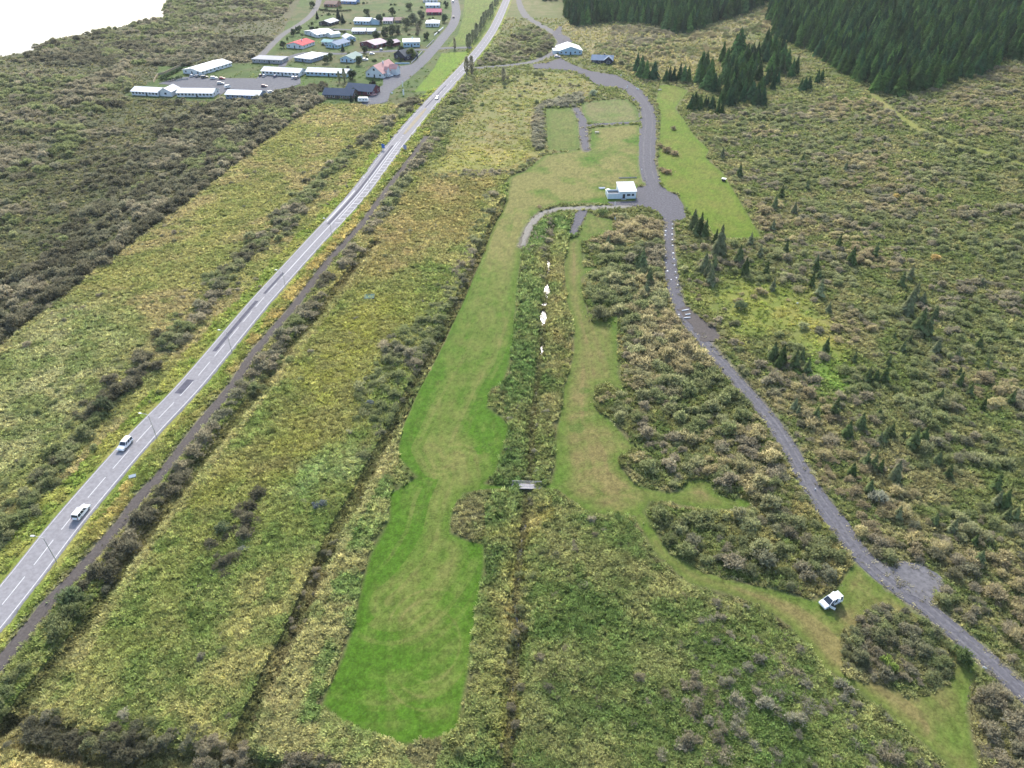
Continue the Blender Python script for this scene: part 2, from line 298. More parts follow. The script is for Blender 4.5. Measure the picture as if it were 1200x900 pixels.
# palettes: three photograph tones (sRGB) per area; K turns a sunlit tone into an albedo
K = 1.55
def pal(*cs): return [soften(lin(c)) / K for c in cs]
ZONES = [   # polygon, tones, roughness (m), tuft weight, tuft height
    (None, pal((112, 118, 70), (130, 126, 84), (100, 116, 58)), .30, .45, .4),
    (BRUSH_L, pal((100, 100, 70), (110, 106, 76), (90, 98, 62)), .25, .25, .35),
    (TOWN, pal((88, 112, 52), (106, 108, 68), (74, 98, 46)), .06, .05, .2),
    (FIELD_L, pal((148, 146, 84), (158, 146, 100), (124, 132, 70)), .16, .6, .35),
    (PALE_L, pal((140, 146, 92), (156, 154, 108), (112, 126, 68)), .25, .9, .5),
    (MID, pal((130, 138, 72), (154, 150, 92), (106, 126, 60)), .25, 1.0, .55),
    (MID_TAN, pal((160, 145, 98), (148, 138, 84), (128, 128, 74)), .22, .9, .5),
    (MID_YEL, pal((146, 146, 68), (138, 140, 70), (134, 132, 78)), .18, .9, .45),
    (MID_YEL2, pal((146, 144, 70), (136, 138, 66), (134, 128, 78)), .18, .9, .45),
    (PALE_PATCH, pal((136, 158, 96), (156, 170, 116), (118, 142, 76)), .25, 1.0, .6),
    (STRIP, pal((124, 142, 78), (154, 150, 98), (100, 130, 62)), .28, 1.1, .6),
    (STREAMZ, pal((104, 126, 68), (134, 142, 84), (84, 110, 54)), .35, 1.1, .7),
    (STREAM_TAN, pal((140, 130, 80), (120, 124, 68), (150, 138, 94)), .3, 1.1, .6),
    (STREAM_TAN2, pal((164, 150, 96), (136, 132, 72), (150, 140, 70)), .3, 1.0, .6),
    (RIGHT_LOW, pal((108, 126, 64), (134, 136, 84), (92, 114, 56)), .32, 1.0, .6),
    (THICK, pal((112, 116, 66), (142, 134, 84), (94, 112, 56)), .3, .6, .5),
    (UPMID, pal((138, 138, 76), (148, 140, 90), (122, 130, 68)), .1, .2, .3),
    (UP_TAN, pal((156, 152, 80), (166, 152, 92), (136, 142, 70)), .1, .2, .3),
    (UPFOR, pal((138, 132, 86), (150, 140, 96), (116, 118, 68)), .3, .4, .5),
    (CLEAR, pal((138, 144, 64), (152, 146, 72), (120, 136, 56)), .08, .15, .3),
    (GREENC, pal((112, 148, 48), (126, 150, 60), (104, 140, 46)), .1, .2, .3),
    (BOTTOM_L, pal((162, 156, 92), (182, 164, 110), (128, 138, 66)), .25, 1.0, .55),
]
LAWNS = [   # polygon, lush tone, dry tone, dryness centre line, its half width, base dryness
    (LAWN_A, (98, 140, 44), (160, 158, 94), DRY_A, 9.0, .08),
    (LAWN_B, (112, 144, 58), (158, 148, 94), DRY_B, 6.0, .36),
    (LAWN_C, (112, 142, 62), (150, 150, 88), None, 0, .5),
    (LAWN_C2, (104, 146, 56), (160, 154, 106), None, 0, .62),
    (LAWN_D, (122, 154, 48), (156, 154, 80), None, 0, .34),
    (TOWNGREEN, (130, 170, 50), (150, 160, 70), None, 0, .25),
    (TOWNGREEN2, (124, 152, 60), (140, 146, 78), None, 0, .3),
]
STRIPS = [(ROAD, 7.4), (TRACK, 2.6), (PATH, 4.0), (TRK2, 3.2), (LANE_UP, 5.0), (STREET, 7.5), (BRANCH, 4.0), (SIDE1, 4.5), (SIDE2, 4.0), (WEST, 5.0), (LOTROAD, 7.6), (GREY1, 4.0), (GREY2, 3.0)]
LOTS = [APRON, LOT, PARK, TOWNLOT, HALLLOT, PULL, PULL2, SPUR]
def rockmask(x, y, pad=0.0):
    m = np.zeros(x.shape, bool)
    for ln, w in STRIPS: m |= dist_line(ln, x, y, w / 2 + pad + 2)[0] < w / 2 + pad
    for p in LOTS: m |= inside(p, x, y)
    return m
def lawnmask(x, y):
    m = np.zeros(x.shape, bool)
    for l in LAWNS[:6]: m |= inside(l[0], x, y)
    return m & ~inside(ISLAND, x, y)

def edge_in(poly, x, y, far):
    """signed distance to the rim of an area, positive inside, capped"""
    P = np.asarray(poly)[:, :2]; d = dist_line(np.vstack([P, P[:1]]), x, y, far)[0]
    return np.where(inside(poly, x, y), d, -d)
def pick(x, y, p, seed):
    a = smooth((fbm(x, y, 22, seed) - .36) / .28)[:, None]; b = smooth((fbm(x, y, 5.5, seed + 5) - .42) / .22)[:, None]
    return (p[0] * (1 - a) + p[1] * a) * (1 - b * .75) + p[2] * b * .75

def ground_info(x, y):
    """albedo, roughness, tuft weight, tuft height, mown mask"""
    n = x.shape[0]
    jx = x + (vnoise(x, y, 6, 45) - .5) * 3.0 + (vnoise(x, y, 2.2, 41) - .5) * 2.0 + (vnoise(x, y, .7, 43) - .5) * .8; jy = y + (vnoise(x, y, 6, 46) - .5) * 3.0 + (vnoise(x, y, 2.2, 42) - .5) * 2.0 + (vnoise(x, y, .7, 44) - .5) * .8
    wx = x + (fbm(x, y, 18, 51, 2) - .5) * 14; wy = y + (fbm(x, y, 18, 52, 2) - .5) * 14
    col = np.zeros((n, 3)); amp = np.zeros(n); tw = np.zeros(n); th = np.zeros(n); mow = np.zeros(n)
    soft = {id(MID_TAN), id(MID_YEL), id(MID_YEL2), id(PALE_L), id(UP_TAN), id(PALE_PATCH), id(STREAM_TAN), id(STREAM_TAN2), id(CLEAR), id(GREENC)}
    for k, (poly, p, a, w, hh) in enumerate(ZONES):
        if poly is not None and id(poly) in soft:
            sd = edge_in(poly, wx, wy, 16.0); wgt = smooth(.5 + sd / 18 + (vnoise(x, y, 5, 55) - .5) * .5); m = wgt > .01
            if m.any(): col[m] = col[m] * (1 - wgt[m, None]) + pick(x[m], y[m], p, 60 + k) * wgt[m, None]
            m = wgt > .5; amp[m] = a; tw[m] = w; th[m] = hh
            continue
        m = np.ones(n, bool) if poly is None else inside(poly, jx, jy)
        if not m.any(): continue
        col[m] = pick(x[m], y[m], p, 60 + k); amp[m] = a; tw[m] = w; th[m] = hh
    # bright verges of the main road and the strip between road and gravel track
    d, s, _ = dist_line(ROAD, x, y, 30)
    dt, st, _ = dist_line(TRACK, x, y, 30)
    v = ((s < 0) & (d < 7.0 + 3 * vnoise(x, y, 9, 71))) | ((s > 0) & (d < 5 + 1.5 * vnoise(x, y, 6, 72)))
    vp = pal((132, 146, 60), (154, 154, 78), (116, 138, 54)); m = v & (d < 11)
    if m.any(): col[m] = pick(x[m], y[m], vp, 90); amp[m] = .14; tw[m] = .6; th[m] = .35
    m = (s > 0) & (st < 0) & (d < 30) & (dt < 30) & ~v & (dt < 12)
    if m.any(): col[m] = pick(x[m], y[m], pal((136, 142, 70), (168, 152, 90), (112, 130, 56)), 92); amp[m] = .2; tw[m] = .9; th[m] = .45
    # straw-pale rims of the ditches
    for ln, r0, r1 in ((TDITCH, 1.6, 3.2), (DITCH, 1.6, 3.0), (BDITCH, 2.6, 4.2), (LDITCH, 1.2, 2.4)):
        dd, ss, _ = dist_line(ln, x, y, 8)
        m = (dd > r0) & (dd < r1 + vnoise(x, y, 3, 95)) & (ss > 0)
        if m.any(): col[m] = col[m] * .5 + pick(x[m], y[m], pal((176, 162, 116), (152, 144, 98), (136, 138, 82)), 97) * .5
        m = dd < r0 * .8
        if m.any(): col[m] = col[m] * .5 + lin((92, 82, 62)) / K * .5
    dd, ss, _ = dist_line(STREAM, x, y, 8); m = dd < .8
    if m.any(): col[m] = col[m] * .5 + lin((92, 84, 62)) / K * .5
    # a mown green trail up the right-hand hillside
    dd = dist_line(TRAIL, x, y, 10)[0]; m = dd < .9 + 1.2 * vnoise(x, y, 8, 98)
    if m.any(): col[m] = pick(x[m], y[m], pal((138, 142, 66), (150, 146, 84), (124, 134, 58)), 99); amp[m] = .1; tw[m] = 0
    # lawns
    isl = inside(ISLAND, jx, jy)
    for k, (poly, g, dry, cl, hw, base) in enumerate(LAWNS):
        m = inside(poly, jx * .35 + x * .65, jy * .35 + y * .65) & ~isl
        if not m.any(): continue
        xs, ys = x[m], y[m]
        q = fbm(xs, ys, 14, 110 + k, 3); f = base + (q - .5) * .7 + (fbm(xs, ys, 4.2, 177 + k, 3) - .5) * .6
        cls = [cl] if cl is not None else []
        if poly is LAWN_B: cls.append(DRY_B2)
        for c in cls:
            # tone runs in long mower passes that follow the strip
            d, sg, al = dist_line(c, xs, ys, 60); cr = d * np.where(sg == 0, 1, sg)
            ww = hw * (0.85 + .4 * vnoise(xs, ys, 17, 117)) * (1.0 if poly is not LAWN_A else np.clip((ys - 62) / 150, .5, 2.1)) * (.5 if c is DRY_B2 else 1)
            pas = (vnoise(cr, al * .03, 1.0, 181 + k) - .5) * .55 + (vnoise(cr, al * .012, 2.6, 183 + k) - .5) * .45
            mot = fbm(xs, ys, 3.5, 171 + k, 3) - .5
            f = f + pas * .85
            f = np.maximum(f, ((.52 if poly is LAWN_A else .64) * smooth(1.5 - d / ww) + pas * .7 + mot * .55) * smooth(2.2 - d / ww) + (q - .5) * .4)
            if c is DRY_B2 or c is DRY_B:
                for off in (-.85, .85): f = f + .3 * np.exp(-((cr - off) / .3) ** 2) * smooth(vnoise(xs, ys, 12, 187) * 2.4 - .6)
        # mower lines along the length
        st_ = vnoise(xs + .12 * ys, ys * .03, 1.1, 120 + k); f = f + (st_ - .5) * .22
        if poly is LAWN_B: f = f + .28 * smooth((W(760, 590)[1] - ys) / 14)
        if poly is LAWN_A:
            f = f + .75 * smooth((ys - 225) / 50) * smooth((q - .25) / .3)
            c0 = W(505, 755); rr = np.hypot((xs - c0[0]) / 1.0, (ys - c0[1]) / 1.35)
            for ring in (5.2, 7.3, 9.1): f = f + .34 * np.exp(-((rr - ring - .8 * vnoise(xs, ys, 9, 131)) / .22) ** 2) * smooth(2.2 * vnoise(xs, ys, 7, 130) - .5)
            for off in (-1.3, 1.3, 4.4): f = f + .22 * np.exp(-((dist_line(DRY_A[8:], xs, ys, 20)[0] * np.sign(off) - off) / .25) ** 2)
        sd = edge_in(poly, xs, ys, 5.0); f = f * (.25 + .75 * smooth(sd / 4.5))
        wgt = smooth(sd / 1.3 + .15)[:, None]
        f = np.clip(f, 0, 1)[:, None]
        gg = lin(g) / K; fine = (.28 + .46 * fbm(xs, ys, .9, 140 + k, 3) + .30 * vnoise(xs, ys, .34, 145 + k))[:, None]
        col[m] = col[m] * (1 - wgt) * .8 + (gg * (1 - f) + lin(dry) / K * f) * fine * wgt; amp[m] = .05; tw[m] = 0; mow[m] = 1
    for (cx, cy_, r) in ((684.5, 458, 1.5), (676, 502, 1.9), (684, 480, 1.0)):
        c = W(cx, cy_); m = np.hypot(x - c[0], y - c[1]) < r * (0.8 + .5 * vnoise(x, y, .8, 150))
        col[m] = col[m] * .6 + lin((84, 132, 48)) / K * .25
    # lush rim where the mower does not bite
    rk = rockmask(x, y, 0.2); amp[rk] = 0; tw[rk] = 0
    for ln, w in STRIPS:
        dd = dist_line(ln, x, y, w / 2 + 6)[0]; e = 1.1 * vnoise(x, y, 1.4, 160) + .3
        m = (dd < w / 2 + e) & (ln is not ROAD)
        if m.any(): col[m] = col[m] * .5 + lin((134, 130, 108)) / K * .5; tw[m] *= .3
    col[rk] = lin((126, 122, 108)) / K
    # grass creeps in from the sides of the gravel
    m = inside(PULL, x, y) & (dist_line(np.vstack([PULL, PULL[:1]]), x, y, 6)[0] < 2.6 * vnoise(x, y, 2, 163)) & (x > 60); tw[m] = .22; th[m] = .3
    for ln, w, in ((PATH, 3.4), (TRK2, 3.2), (GREY1, 4.0), (GREY2, 2.8), (LANE_UP, 6)):
        dd = dist_line(ln, x, y, w)[0]; m = (dd < w / 2 + .3) & (dd > w / 2 - .9 * vnoise(x, y, 1.6, 164)); tw[m] = .16; th[m] = .25
    tw[dist_line(ROAD, x, y, 8)[0] < 4.6] = 0
    return col, amp, tw, th, mow

def ground_z(x, y, amp):
    z = hill(x, y)
    calm = np.clip(np.minimum(1.0, amp / .2), 0, 1)
    z = z + calm * (fbm(x, y, 30, 201, 2) - .5) * .5
    nr = 1 / (1 + np.maximum(0, y - 250) / 400)
    z = z + amp * ((fbm(x, y, 1.3, 205, 3, .62) - .5) * 2.1 + (vnoise(x, y, 4.5, 209) - .5) * 1.2)
    for ln, hw, dep in ((DITCH, 1.7, 1.3), (STREAM, np.interp(y, [60, 230, 300], [1.6, 1.7, 2.3]), np.interp(y, [60, 230, 300], [1.15, 1.1, 1.2])), (BDITCH, 3.0, 1.7), (TDITCH, 1.6, 1.1), (LDITCH, 1.3, .8), (MDITCH, 1.2, .7)):
        d = dist_line(ln, x, y, 8)[0]; z = z - dep * smooth(1.25 - d / hw / (0.75 + .5 * vnoise(x, y, 6, 215)))
    inl = inside(LAKE, x, y); z = np.where(inl, z - 2.5, z)
    z = np.where(rockmask(x, y, .1), hill(x, y) - .06, z)
    return z

# ------------------------------------------------------------------ ground: one sheet out to the horizon
th_ = np.arctan((np.linspace(900, -455, 1160)) / FOC) + PITCH           # rows get wider apart with distance
ys_ = CAM_H / np.tan(np.maximum(th_, R(7.2)))
ys_ = np.unique(ys_)
ys_ = np.concatenate([[-600, -300, -150, -80, -40, -20], ys_[ys_ > -14], ys_[-1] * 1.045 ** np.arange(1, 59)])
us_ = np.concatenate([np.linspace(-1.40, -.76, 220)[:-1], np.linspace(-.76, .76, 1180), np.linspace(.76, 1.40, 220)[1:]]); ext = 1.40 * 1.03 ** np.arange(1, 3)
us_ = np.concatenate([-ext[::-1], us_, ext])
YY, UU = np.meshgrid(ys_, us_, indexing='ij')
XX = UU * (np.maximum(YY, -10) * math.cos(PITCH) + CAM_H * math.sin(PITCH))
gx, gy = XX.ravel(), YY.ravel()
g_col, g_amp, g_tw, g_th, g_mow = ground_info(gx, gy)
gz = ground_z(gx, gy, g_amp)
nr_, nc_ = YY.shape
me = bpy.data.meshes.new('ground'); me.vertices.add(nr_ * nc_)
me.vertices.foreach_set('co', np.stack([gx, gy, gz], 1).astype(np.float32).ravel())
idx = np.arange(nr_ * nc_).reshape(nr_, nc_)
fq = np.stack([idx[:-1, :-1], idx[:-1, 1:], idx[1:, 1:], idx[1:, :-1]], -1).reshape(-1)
nf = (nr_ - 1) * (nc_ - 1)
me.loops.add(nf * 4); me.loops.foreach_set('vertex_index', fq.astype(np.int32))
me.polygons.add(nf); me.polygons.foreach_set('loop_start', np.arange(0, nf * 4, 4, dtype=np.int32)); me.polygons.foreach_set('loop_total', np.full(nf, 4, np.int32))
me.update(); me.polygons.foreach_set('use_smooth', np.ones(nf, bool))
ca = me.color_attributes.new('soil', 'FLOAT_COLOR', 'POINT')
ca.data.foreach_set('color', np.concatenate([g_col, np.ones((len(gx), 1))], 1).astype(np.float32).ravel())
ma = me.attributes.new('mown', 'FLOAT', 'POINT'); ma.data.foreach_set('value', g_mow.astype(np.float32))
gm = bpy.data.materials.new('ground'); gm.use_nodes = True
nt = gm.node_tree; b = nt.nodes['Principled BSDF']; b.inputs['Roughness'].default_value = .95; b.inputs['Specular IOR Level'].default_value = .08
a1 = nt.nodes.new('ShaderNodeAttribute'); a1.attribute_name = 'soil'
a2 = nt.nodes.new('ShaderNodeAttribute'); a2.attribute_name = 'mown'
tc = nt.nodes.new('ShaderNodeTexCoord')
n1 = nt.nodes.new('ShaderNodeTexNoise'); n1.inputs['Scale'].default_value = 2.6; n1.inputs['Detail'].default_value = 5; n1.inputs['Roughness'].default_value = .75
nt.links.new(tc.outputs['Object'], n1.inputs['Vector'])
mr = nt.nodes.new('ShaderNodeMapRange'); mr.inputs['From Min'].default_value = .28; mr.inputs['From Max'].default_value = .72
mr.inputs['To Min'].default_value = .5; mr.inputs['To Max'].default_value = 1.5
nt.links.new(n1.outputs['Fac'], mr.inputs['Value'])
mx = nt.nodes.new('ShaderNodeMix'); mx.data_type = 'FLOAT'; mx.inputs[3].default_value = 1.0
mth = nt.nodes.new('ShaderNodeMath'); mth.operation = 'MULTIPLY'; mth.inputs[1].default_value = .25
nt.links.new(a2.outputs['Fac'], mth.inputs[0]); nt.links.new(mth.outputs[0], mx.inputs[0]); nt.links.new(mr.outputs[0], mx.inputs[2])
vm = nt.nodes.new('ShaderNodeVectorMath'); vm.operation = 'SCALE'
nt.links.new(a1.outputs['Vector'], vm.inputs[0]); nt.links.new(mx.outputs[0], vm.inputs['Scale']); nt.links.new(vm.outputs[0], b.inputs['Base Color'])
bp = nt.nodes.new('ShaderNodeBump'); bp.inputs['Strength'].default_value = .35; bp.inputs['Distance'].default_value = .1
nt.links.new(n1.outputs['Fac'], bp.inputs['Height']); nt.links.new(bp.outputs[0], b.inputs['Normal'])
me.materials.append(gm)
struct(link(bpy.data.objects.new('ground', me)))

# ------------------------------------------------------------------ roads, tracks, lots
def asphalt_mat(name, c, var, scale, streak=False, rough=.85):
    return mat(name, c, rough, .06, var=var, scale=scale, bump=.15)
M['asphalt'] = asphalt_mat('asphalt', (.225, .22, .228), .18, 1.1, rough=.95)
M['asphalt_dark'] = asphalt_mat('asphalt_dark', (.085, .085, .105), .25, .9)
M['gravel'] = asphalt_mat('gravel', (.104, .102, .112), .32, 1.3, rough=.95)
M['gravel_pale'] = asphalt_mat('gravel_pale', (.145, .142, .14), .3, 1.6, rough=.95)
M['cinder'] = asphalt_mat('cinder', (.09, .08, .074), .3, 1.8, rough=.95)
M['street'] = asphalt_mat('street', (.10, .105, .12), .25, .5)
M['paint'] = mat('paint', (.54, .54, .535), .9, .1, var=.18, scale=2.5)
_layer = [0]
def ribbon(name, line, widths, m, z=None, ragged=0.0, skirt=.22, kind='structure', off=0.0):
    P = np.asarray(line)[:, :2]; n = len(P)
    T = np.gradient(P, axis=0); T /= np.maximum(np.hypot(T[:, 0], T[:, 1]), 1e-6)[:, None]; N = np.stack([T[:, 1], -T[:, 0]], 1)
    if np.isscalar(widths): w = np.full(n, float(widths))
    else: w = np.interp(np.linspace(0, 1, n), np.linspace(0, 1, len(widths)), widths)
    if z is None: _layer[0] += 1; z = .05 + .004 * _layer[0]
    s = np.arange(n) * 1.0
    wl_ = w / 2 + ragged * (vnoise(P[:, 0], P[:, 1], 2.5, 301) - .5) * 2; wr_ = w / 2 + ragged * (vnoise(P[:, 0], P[:, 1], 2.5, 302) - .5) * 2
    mb = MB(); V = []
    offs = [(-wl_ - .5, -skirt), (-wl_, 0), (wl_ * 0, .02), (wr_, 0), (wr_ + .5, -skirt)] if skirt else [(-wl_, 0), (wr_, 0)]
    for o_, dz in offs:
        Q = P + N * (o_ + off)[:, None]; V.append(np.stack([Q[:, 0], Q[:, 1], hill(Q[:, 0], Q[:, 1]) + z + dz], 1))
    k = len(V); vv = np.stack(V, 1).reshape(-1, 3)
    ff = [(i * k + j, i * k + j + 1, (i + 1) * k + j + 1, (i + 1) * k + j) for i in range(n - 1) for j in range(k - 1)]
    mb.add(vv.tolist(), ff); o = mb.build(name, m); o['kind'] = kind; return o
def plot(name, poly, m, z=None, ragged=.5):
    P = np.asarray(poly)[:, :2]; Q = []
    for i in range(len(P)):
        a, c = P[i], P[(i + 1) % len(P)]; L = math.hypot(*(c - a)); k = max(1, int(L / 1.2))
        for j in range(k): Q.append(a + (c - a) * j / k)
    Q = np.array(Q)
    Q = Q + np.stack([vnoise(Q[:, 0], Q[:, 1], 2.4, 311) - .5, vnoise(Q[:, 0], Q[:, 1], 2.4, 312) - .5], 1) * 2 * ragged
    if z is None: _layer[0] += 1; z = .05 + .004 * _layer[0]
    c = Q.mean(0)
    me = bpy.data.meshes.new(name); bm = bmesh.new()
    vs_ = [bm.verts.new((q[0], q[1], z)) for q in Q]; f = bm.faces.new(vs_)
    bmesh.ops.triangulate(bm, faces=[f])
    es = [e for e in bm.edges if e.is_boundary]
    r = bmesh.ops.extrude_edge_only(bm, edges=es)
    for v in [g for g in r['geom'] if isinstance(g, bmesh.types.BMVert)]: v.co.z -= .2
    bmesh.ops.recalc_face_normals(bm, faces=bm.faces)
    bm.to_mesh(me); bm.free(); me.materials.append(m)
    return struct(link(bpy.data.objects.new(name, me)))

arc = np.concatenate([[0], np.cumsum(np.hypot(*np.diff(ROAD, axis=0).T))])
def s_of(px, py):
    p = U([(px, py)])[0]; return arc[np.argmin(np.hypot(ROAD[:, 0] - p[0], ROAD[:, 1] - p[1]))]
sA, sB, sC, sD = s_of(385, 266), s_of(430, 215), s_of(500, 128), s_of(560, 60)
rw = np.interp(arc, [0, sA - 30, sA + 10, sB, s_of(462, 172), sC, sD], [7.3, 7.3, 8.0, 8.8, 10.2, 9.4, 7.4])
ribbon('main_road', ROAD, rw, M['asphalt'], z=.16, skirt=.35)
def seg(s0, s1, off0=0.0, step=1.5):
    s = np.linspace(s0, s1, max(2, int((s1 - s0) / step) + 1)); x = np.interp(s, arc, ROAD[:, 0]); y = np.interp(s, arc, ROAD[:, 1])
    return np.stack([x, y], 1)
def tangent(s):
    a = seg(s - 1, s + 1)[0]; c = seg(s - 1, s + 1)[-1]; t = (c - a) / np.hypot(*(c - a)); return t
def mark_ribbons(name, items, m, z):
    mb = MB()
    for line, w, off in items:
        P = np.asarray(line); T = np.gradient(P, axis=0); T /= np.hypot(T[:, 0], T[:, 1])[:, None]; N = np.stack([T[:, 1], -T[:, 0]], 1)
        a = P + N * (off - w / 2); c = P + N * (off + w / 2); n = len(P)
        # follow the crown of the road
        za = z + .02 * (1 - np.minimum(1, np.abs(off) / 3.65)); vv = [(*a[i], za) for i in range(n)] + [(*c[i], za) for i in range(n)]
        mb.add(vv, [(i, n + i, n + i + 1, i + 1) for i in range(n - 1)])
    return struct(mb.build(name, m))
items = []; s = 4.0
while s < sA - 8:
    items.append((seg(s, s + 7), .17, 0)); s += 10
s = sC + 25
while s < arc[-1] - 10: items.append((seg(s, s + 6), .17, 0)); s += 10
wa = lambda s: float(np.interp(s, arc, rw))
items.append((seg(0, sA), .16, 3.3)); items.append((seg(sA, sC, step=1), .2, 3.9)); items.append((seg(0, arc[-1]), .1, -3.4))
items.append((seg(sA - 40, sA + 45), .28, .05)); items.append((seg(sA + 45, sB + 60), .3, -.1)); items.append((seg(sA + 8, sB + 62), .24, 1.2))
items.append((seg(sA + 5, sA + 40), .45, -2.7)); items.append((seg(sC, arc[-1]), .14, 3.2))
k = 0
for s in np.arange(sA + 4, sB + 55, 4.2):
    t = tangent(s); n = np.array([t[1], -t[0]]); c = seg(s, s + .1)[0]
    items.append((np.array([c + n * 1.1, c + n * 2.4 + t * .25, c + n * 3.7 + t * .5]), .34, 0)); k += 1
for s in np.arange(s_of(462, 172), sC + 4, 3.6):
    t = tangent(s); n = np.array([t[1], -t[0]]); c = seg(s, s + .1)[0]
    items.append((np.array([c - n * .4, c + n * .4 + t * 1.0]), .28, 0))
mark_ribbons('road_markings', items, M['paint'], .172)
pt = []
for (s0, s1, off, w) in ((s_of(258, 412), s_of(308, 353), -1.35, 1.3), (s_of(314, 344), s_of(336, 319), -1.0, 1.0), (s_of(217, 460), s_of(228, 446), -1.2, 2.2), (sA + 2, sB + 55, -1.1, 1.3), (s_of(500, 126), s_of(522, 100), -.9, .8)):
    pt.append((seg(s0, s1), w, off))
mark_ribbons('road_patches', pt, M['asphalt_dark'], .167)
M['kerbtop'] = mat('kerbtop', (.24, .21, .15), .9, .1, var=.3, scale=2)
isl_ = seg(s_of(475, 158), s_of(498, 127))
ribbon('traffic_island', isl_, [.3, 1.2, 1.5, 1.5, 1.2, .5], M['kerbtop'], z=.29, skirt=.12)
ribbon('gravel_track', TRACK, 2.1, M['cinder'], ragged=.35)
ribbon('gravel_path', PATH, [2.7, 2.7, 2.9, 4.2, 4.4, 3.4, 3.2, 3.2, 3.3, 3.4, 3.6, 3.9, 5.2, 4.4, 3.5, 3.4, 3.4], M['gravel'], ragged=.35)
M['gravel_worn'] = asphalt_mat('gravel_worn', (.128, .125, .13), .35, 1.0, rough=.95)
wt = []
for off in (-.8, .8): ribbon('wheel_track', PATH[40:], .45, M['gravel_worn'], z=.05 + .004 * 3.5 + .0005 * off + .012, ragged=.22, skirt=0, off=off)
for off in (-1.9, 1.7): ribbon('wheel_track', LOTROAD[2:-2], .5, M['gravel_worn'], z=.115 + .001 * off, ragged=.3, skirt=0, off=off)
M['dirt'] = asphalt_mat('dirt', (.20, .19, .165), .3, 1.4)
ribbon('dirt_track', TRK2, [1.0, 2.0, 3.0, 3.2, 4, 4.5], M['dirt'], ragged=.4)
ribbon('gravel_lane', LANE_UP, [4.5, 5, 5.5, 7, 8, 8, 6, 4.5, 4.5], M['gravel_pale'], ragged=.5)
ribbon('village_street', STREET, [10, 9.5, 9, 8.2, 8, 7.5, 7.5, 7.5, 7.5], M['street'], ragged=.1)
ribbon('junction_lane', BRANCH, [6, 4.5, 5, 8], M['street'], ragged=.1)
ribbon('side_street', SIDE1, 4.6, M['street'], ragged=.1)
ribbon('back_street', SIDE2, 4.2, M['street'], ragged=.1)
ribbon('lakeside_lane', WEST, 5, M['gravel_pale'], ragged=.3)
ribbon('camp_road', LOTROAD, LOTROAD_W, M['gravel'], ragged=.3)
ribbon('grey_lane', GREY1, [2, 4, 4.6, 4.2, 3.6, 2.4], M['gravel'], ragged=.3)
ribbon('grey_lane', GREY2, [3.2, 2.6, 2.6, 3], M['gravel'], ragged=.3)
for nm, p, m in (('gravel_apron', APRON, 'gravel'), ('gravel_lot', LOT, 'gravel'), ('parking_lot', PARK, 'street'), ('village_forecourt', TOWNLOT, 'street'), ('hall_yard', HALLLOT, 'gravel'), ('gravel_pull_off', PULL, 'gravel_worn'), ('gravel_pull_off', PULL2, 'cinder'), ('gravel_spur', SPUR, 'gravel')):
    plot(nm, p, M[m], ragged=1.1 if nm == 'gravel_pull_off' else .4 if m != 'street' else .15)

# ------------------------------------------------------------------ water
wm = bpy.data.materials.new('water'); wm.use_nodes = True
nt = wm.node_tree; b = nt.nodes['Principled BSDF']
b.inputs['Base Color'].default_value = (.02, .03, .035, 1); b.inputs['Roughness'].default_value = .16; b.inputs['IOR'].default_value = 1.33; b.inputs['Specular IOR Level'].default_value = .5
tc = nt.nodes.new('ShaderNodeTexCoord'); nz = nt.nodes.new('ShaderNodeTexNoise'); nz.inputs['Scale'].default_value = .8; nz.inputs['Detail'].default_value = 4
bp = nt.nodes.new('ShaderNodeBump'); bp.inputs['Strength'].default_value = .6; bp.inputs['Distance'].default_value = .25
nt.links.new(tc.outputs['Object'], nz.inputs['Vector']); nt.links.new(nz.outputs['Fac'], bp.inputs['Height']); nt.links.new(bp.outputs[0], b.inputs['Normal'])
M['water'] = wm
def water(name, poly, z):
    me = bpy.data.meshes.new(name); bm = bmesh.new(); f = bm.faces.new([bm.verts.new((p[0], p[1], z)) for p in poly])
    bmesh.ops.triangulate(bm, faces=[f]); bmesh.ops.recalc_face_normals(bm, faces=bm.faces)
    for f in bm.faces:
        if f.normal.z < 0: f.normal_flip()
    bm.to_mesh(me); bm.free(); me.materials.append(wm); return struct(link(bpy.data.objects.new(name, me)))
lk = LAKE.copy(); water('lake', lk, -.75)
ribbon('stream_water', STREAM, [.5, .4, 1.0, .5, 1.0, 1.0], wm, z=-.72, skirt=0, ragged=.5)
PONDP = []
for k, pts in enumerate(([(641, 304), (644.5, 305), (645, 312), (643, 318), (643, 321), (641, 322), (641, 315)], [(638, 333), (643, 331), (644, 337), (645, 342), (641, 344), (637.5, 341)], [(634, 354), (641, 352), (639.5, 358), (635, 357)], [(634, 362), (637, 361), (640, 366), (640.5, 374), (638, 379), (634.5, 377), (633, 369)], [(633.5, 405), (636.5, 403), (638, 410), (634, 412)])):
    P_ = U(pts); P_ = P_.mean(0) + (P_ - P_.mean(0)) * np.array([1.05, .9]); PONDP.append(P_); water('pond', P_, -.5)
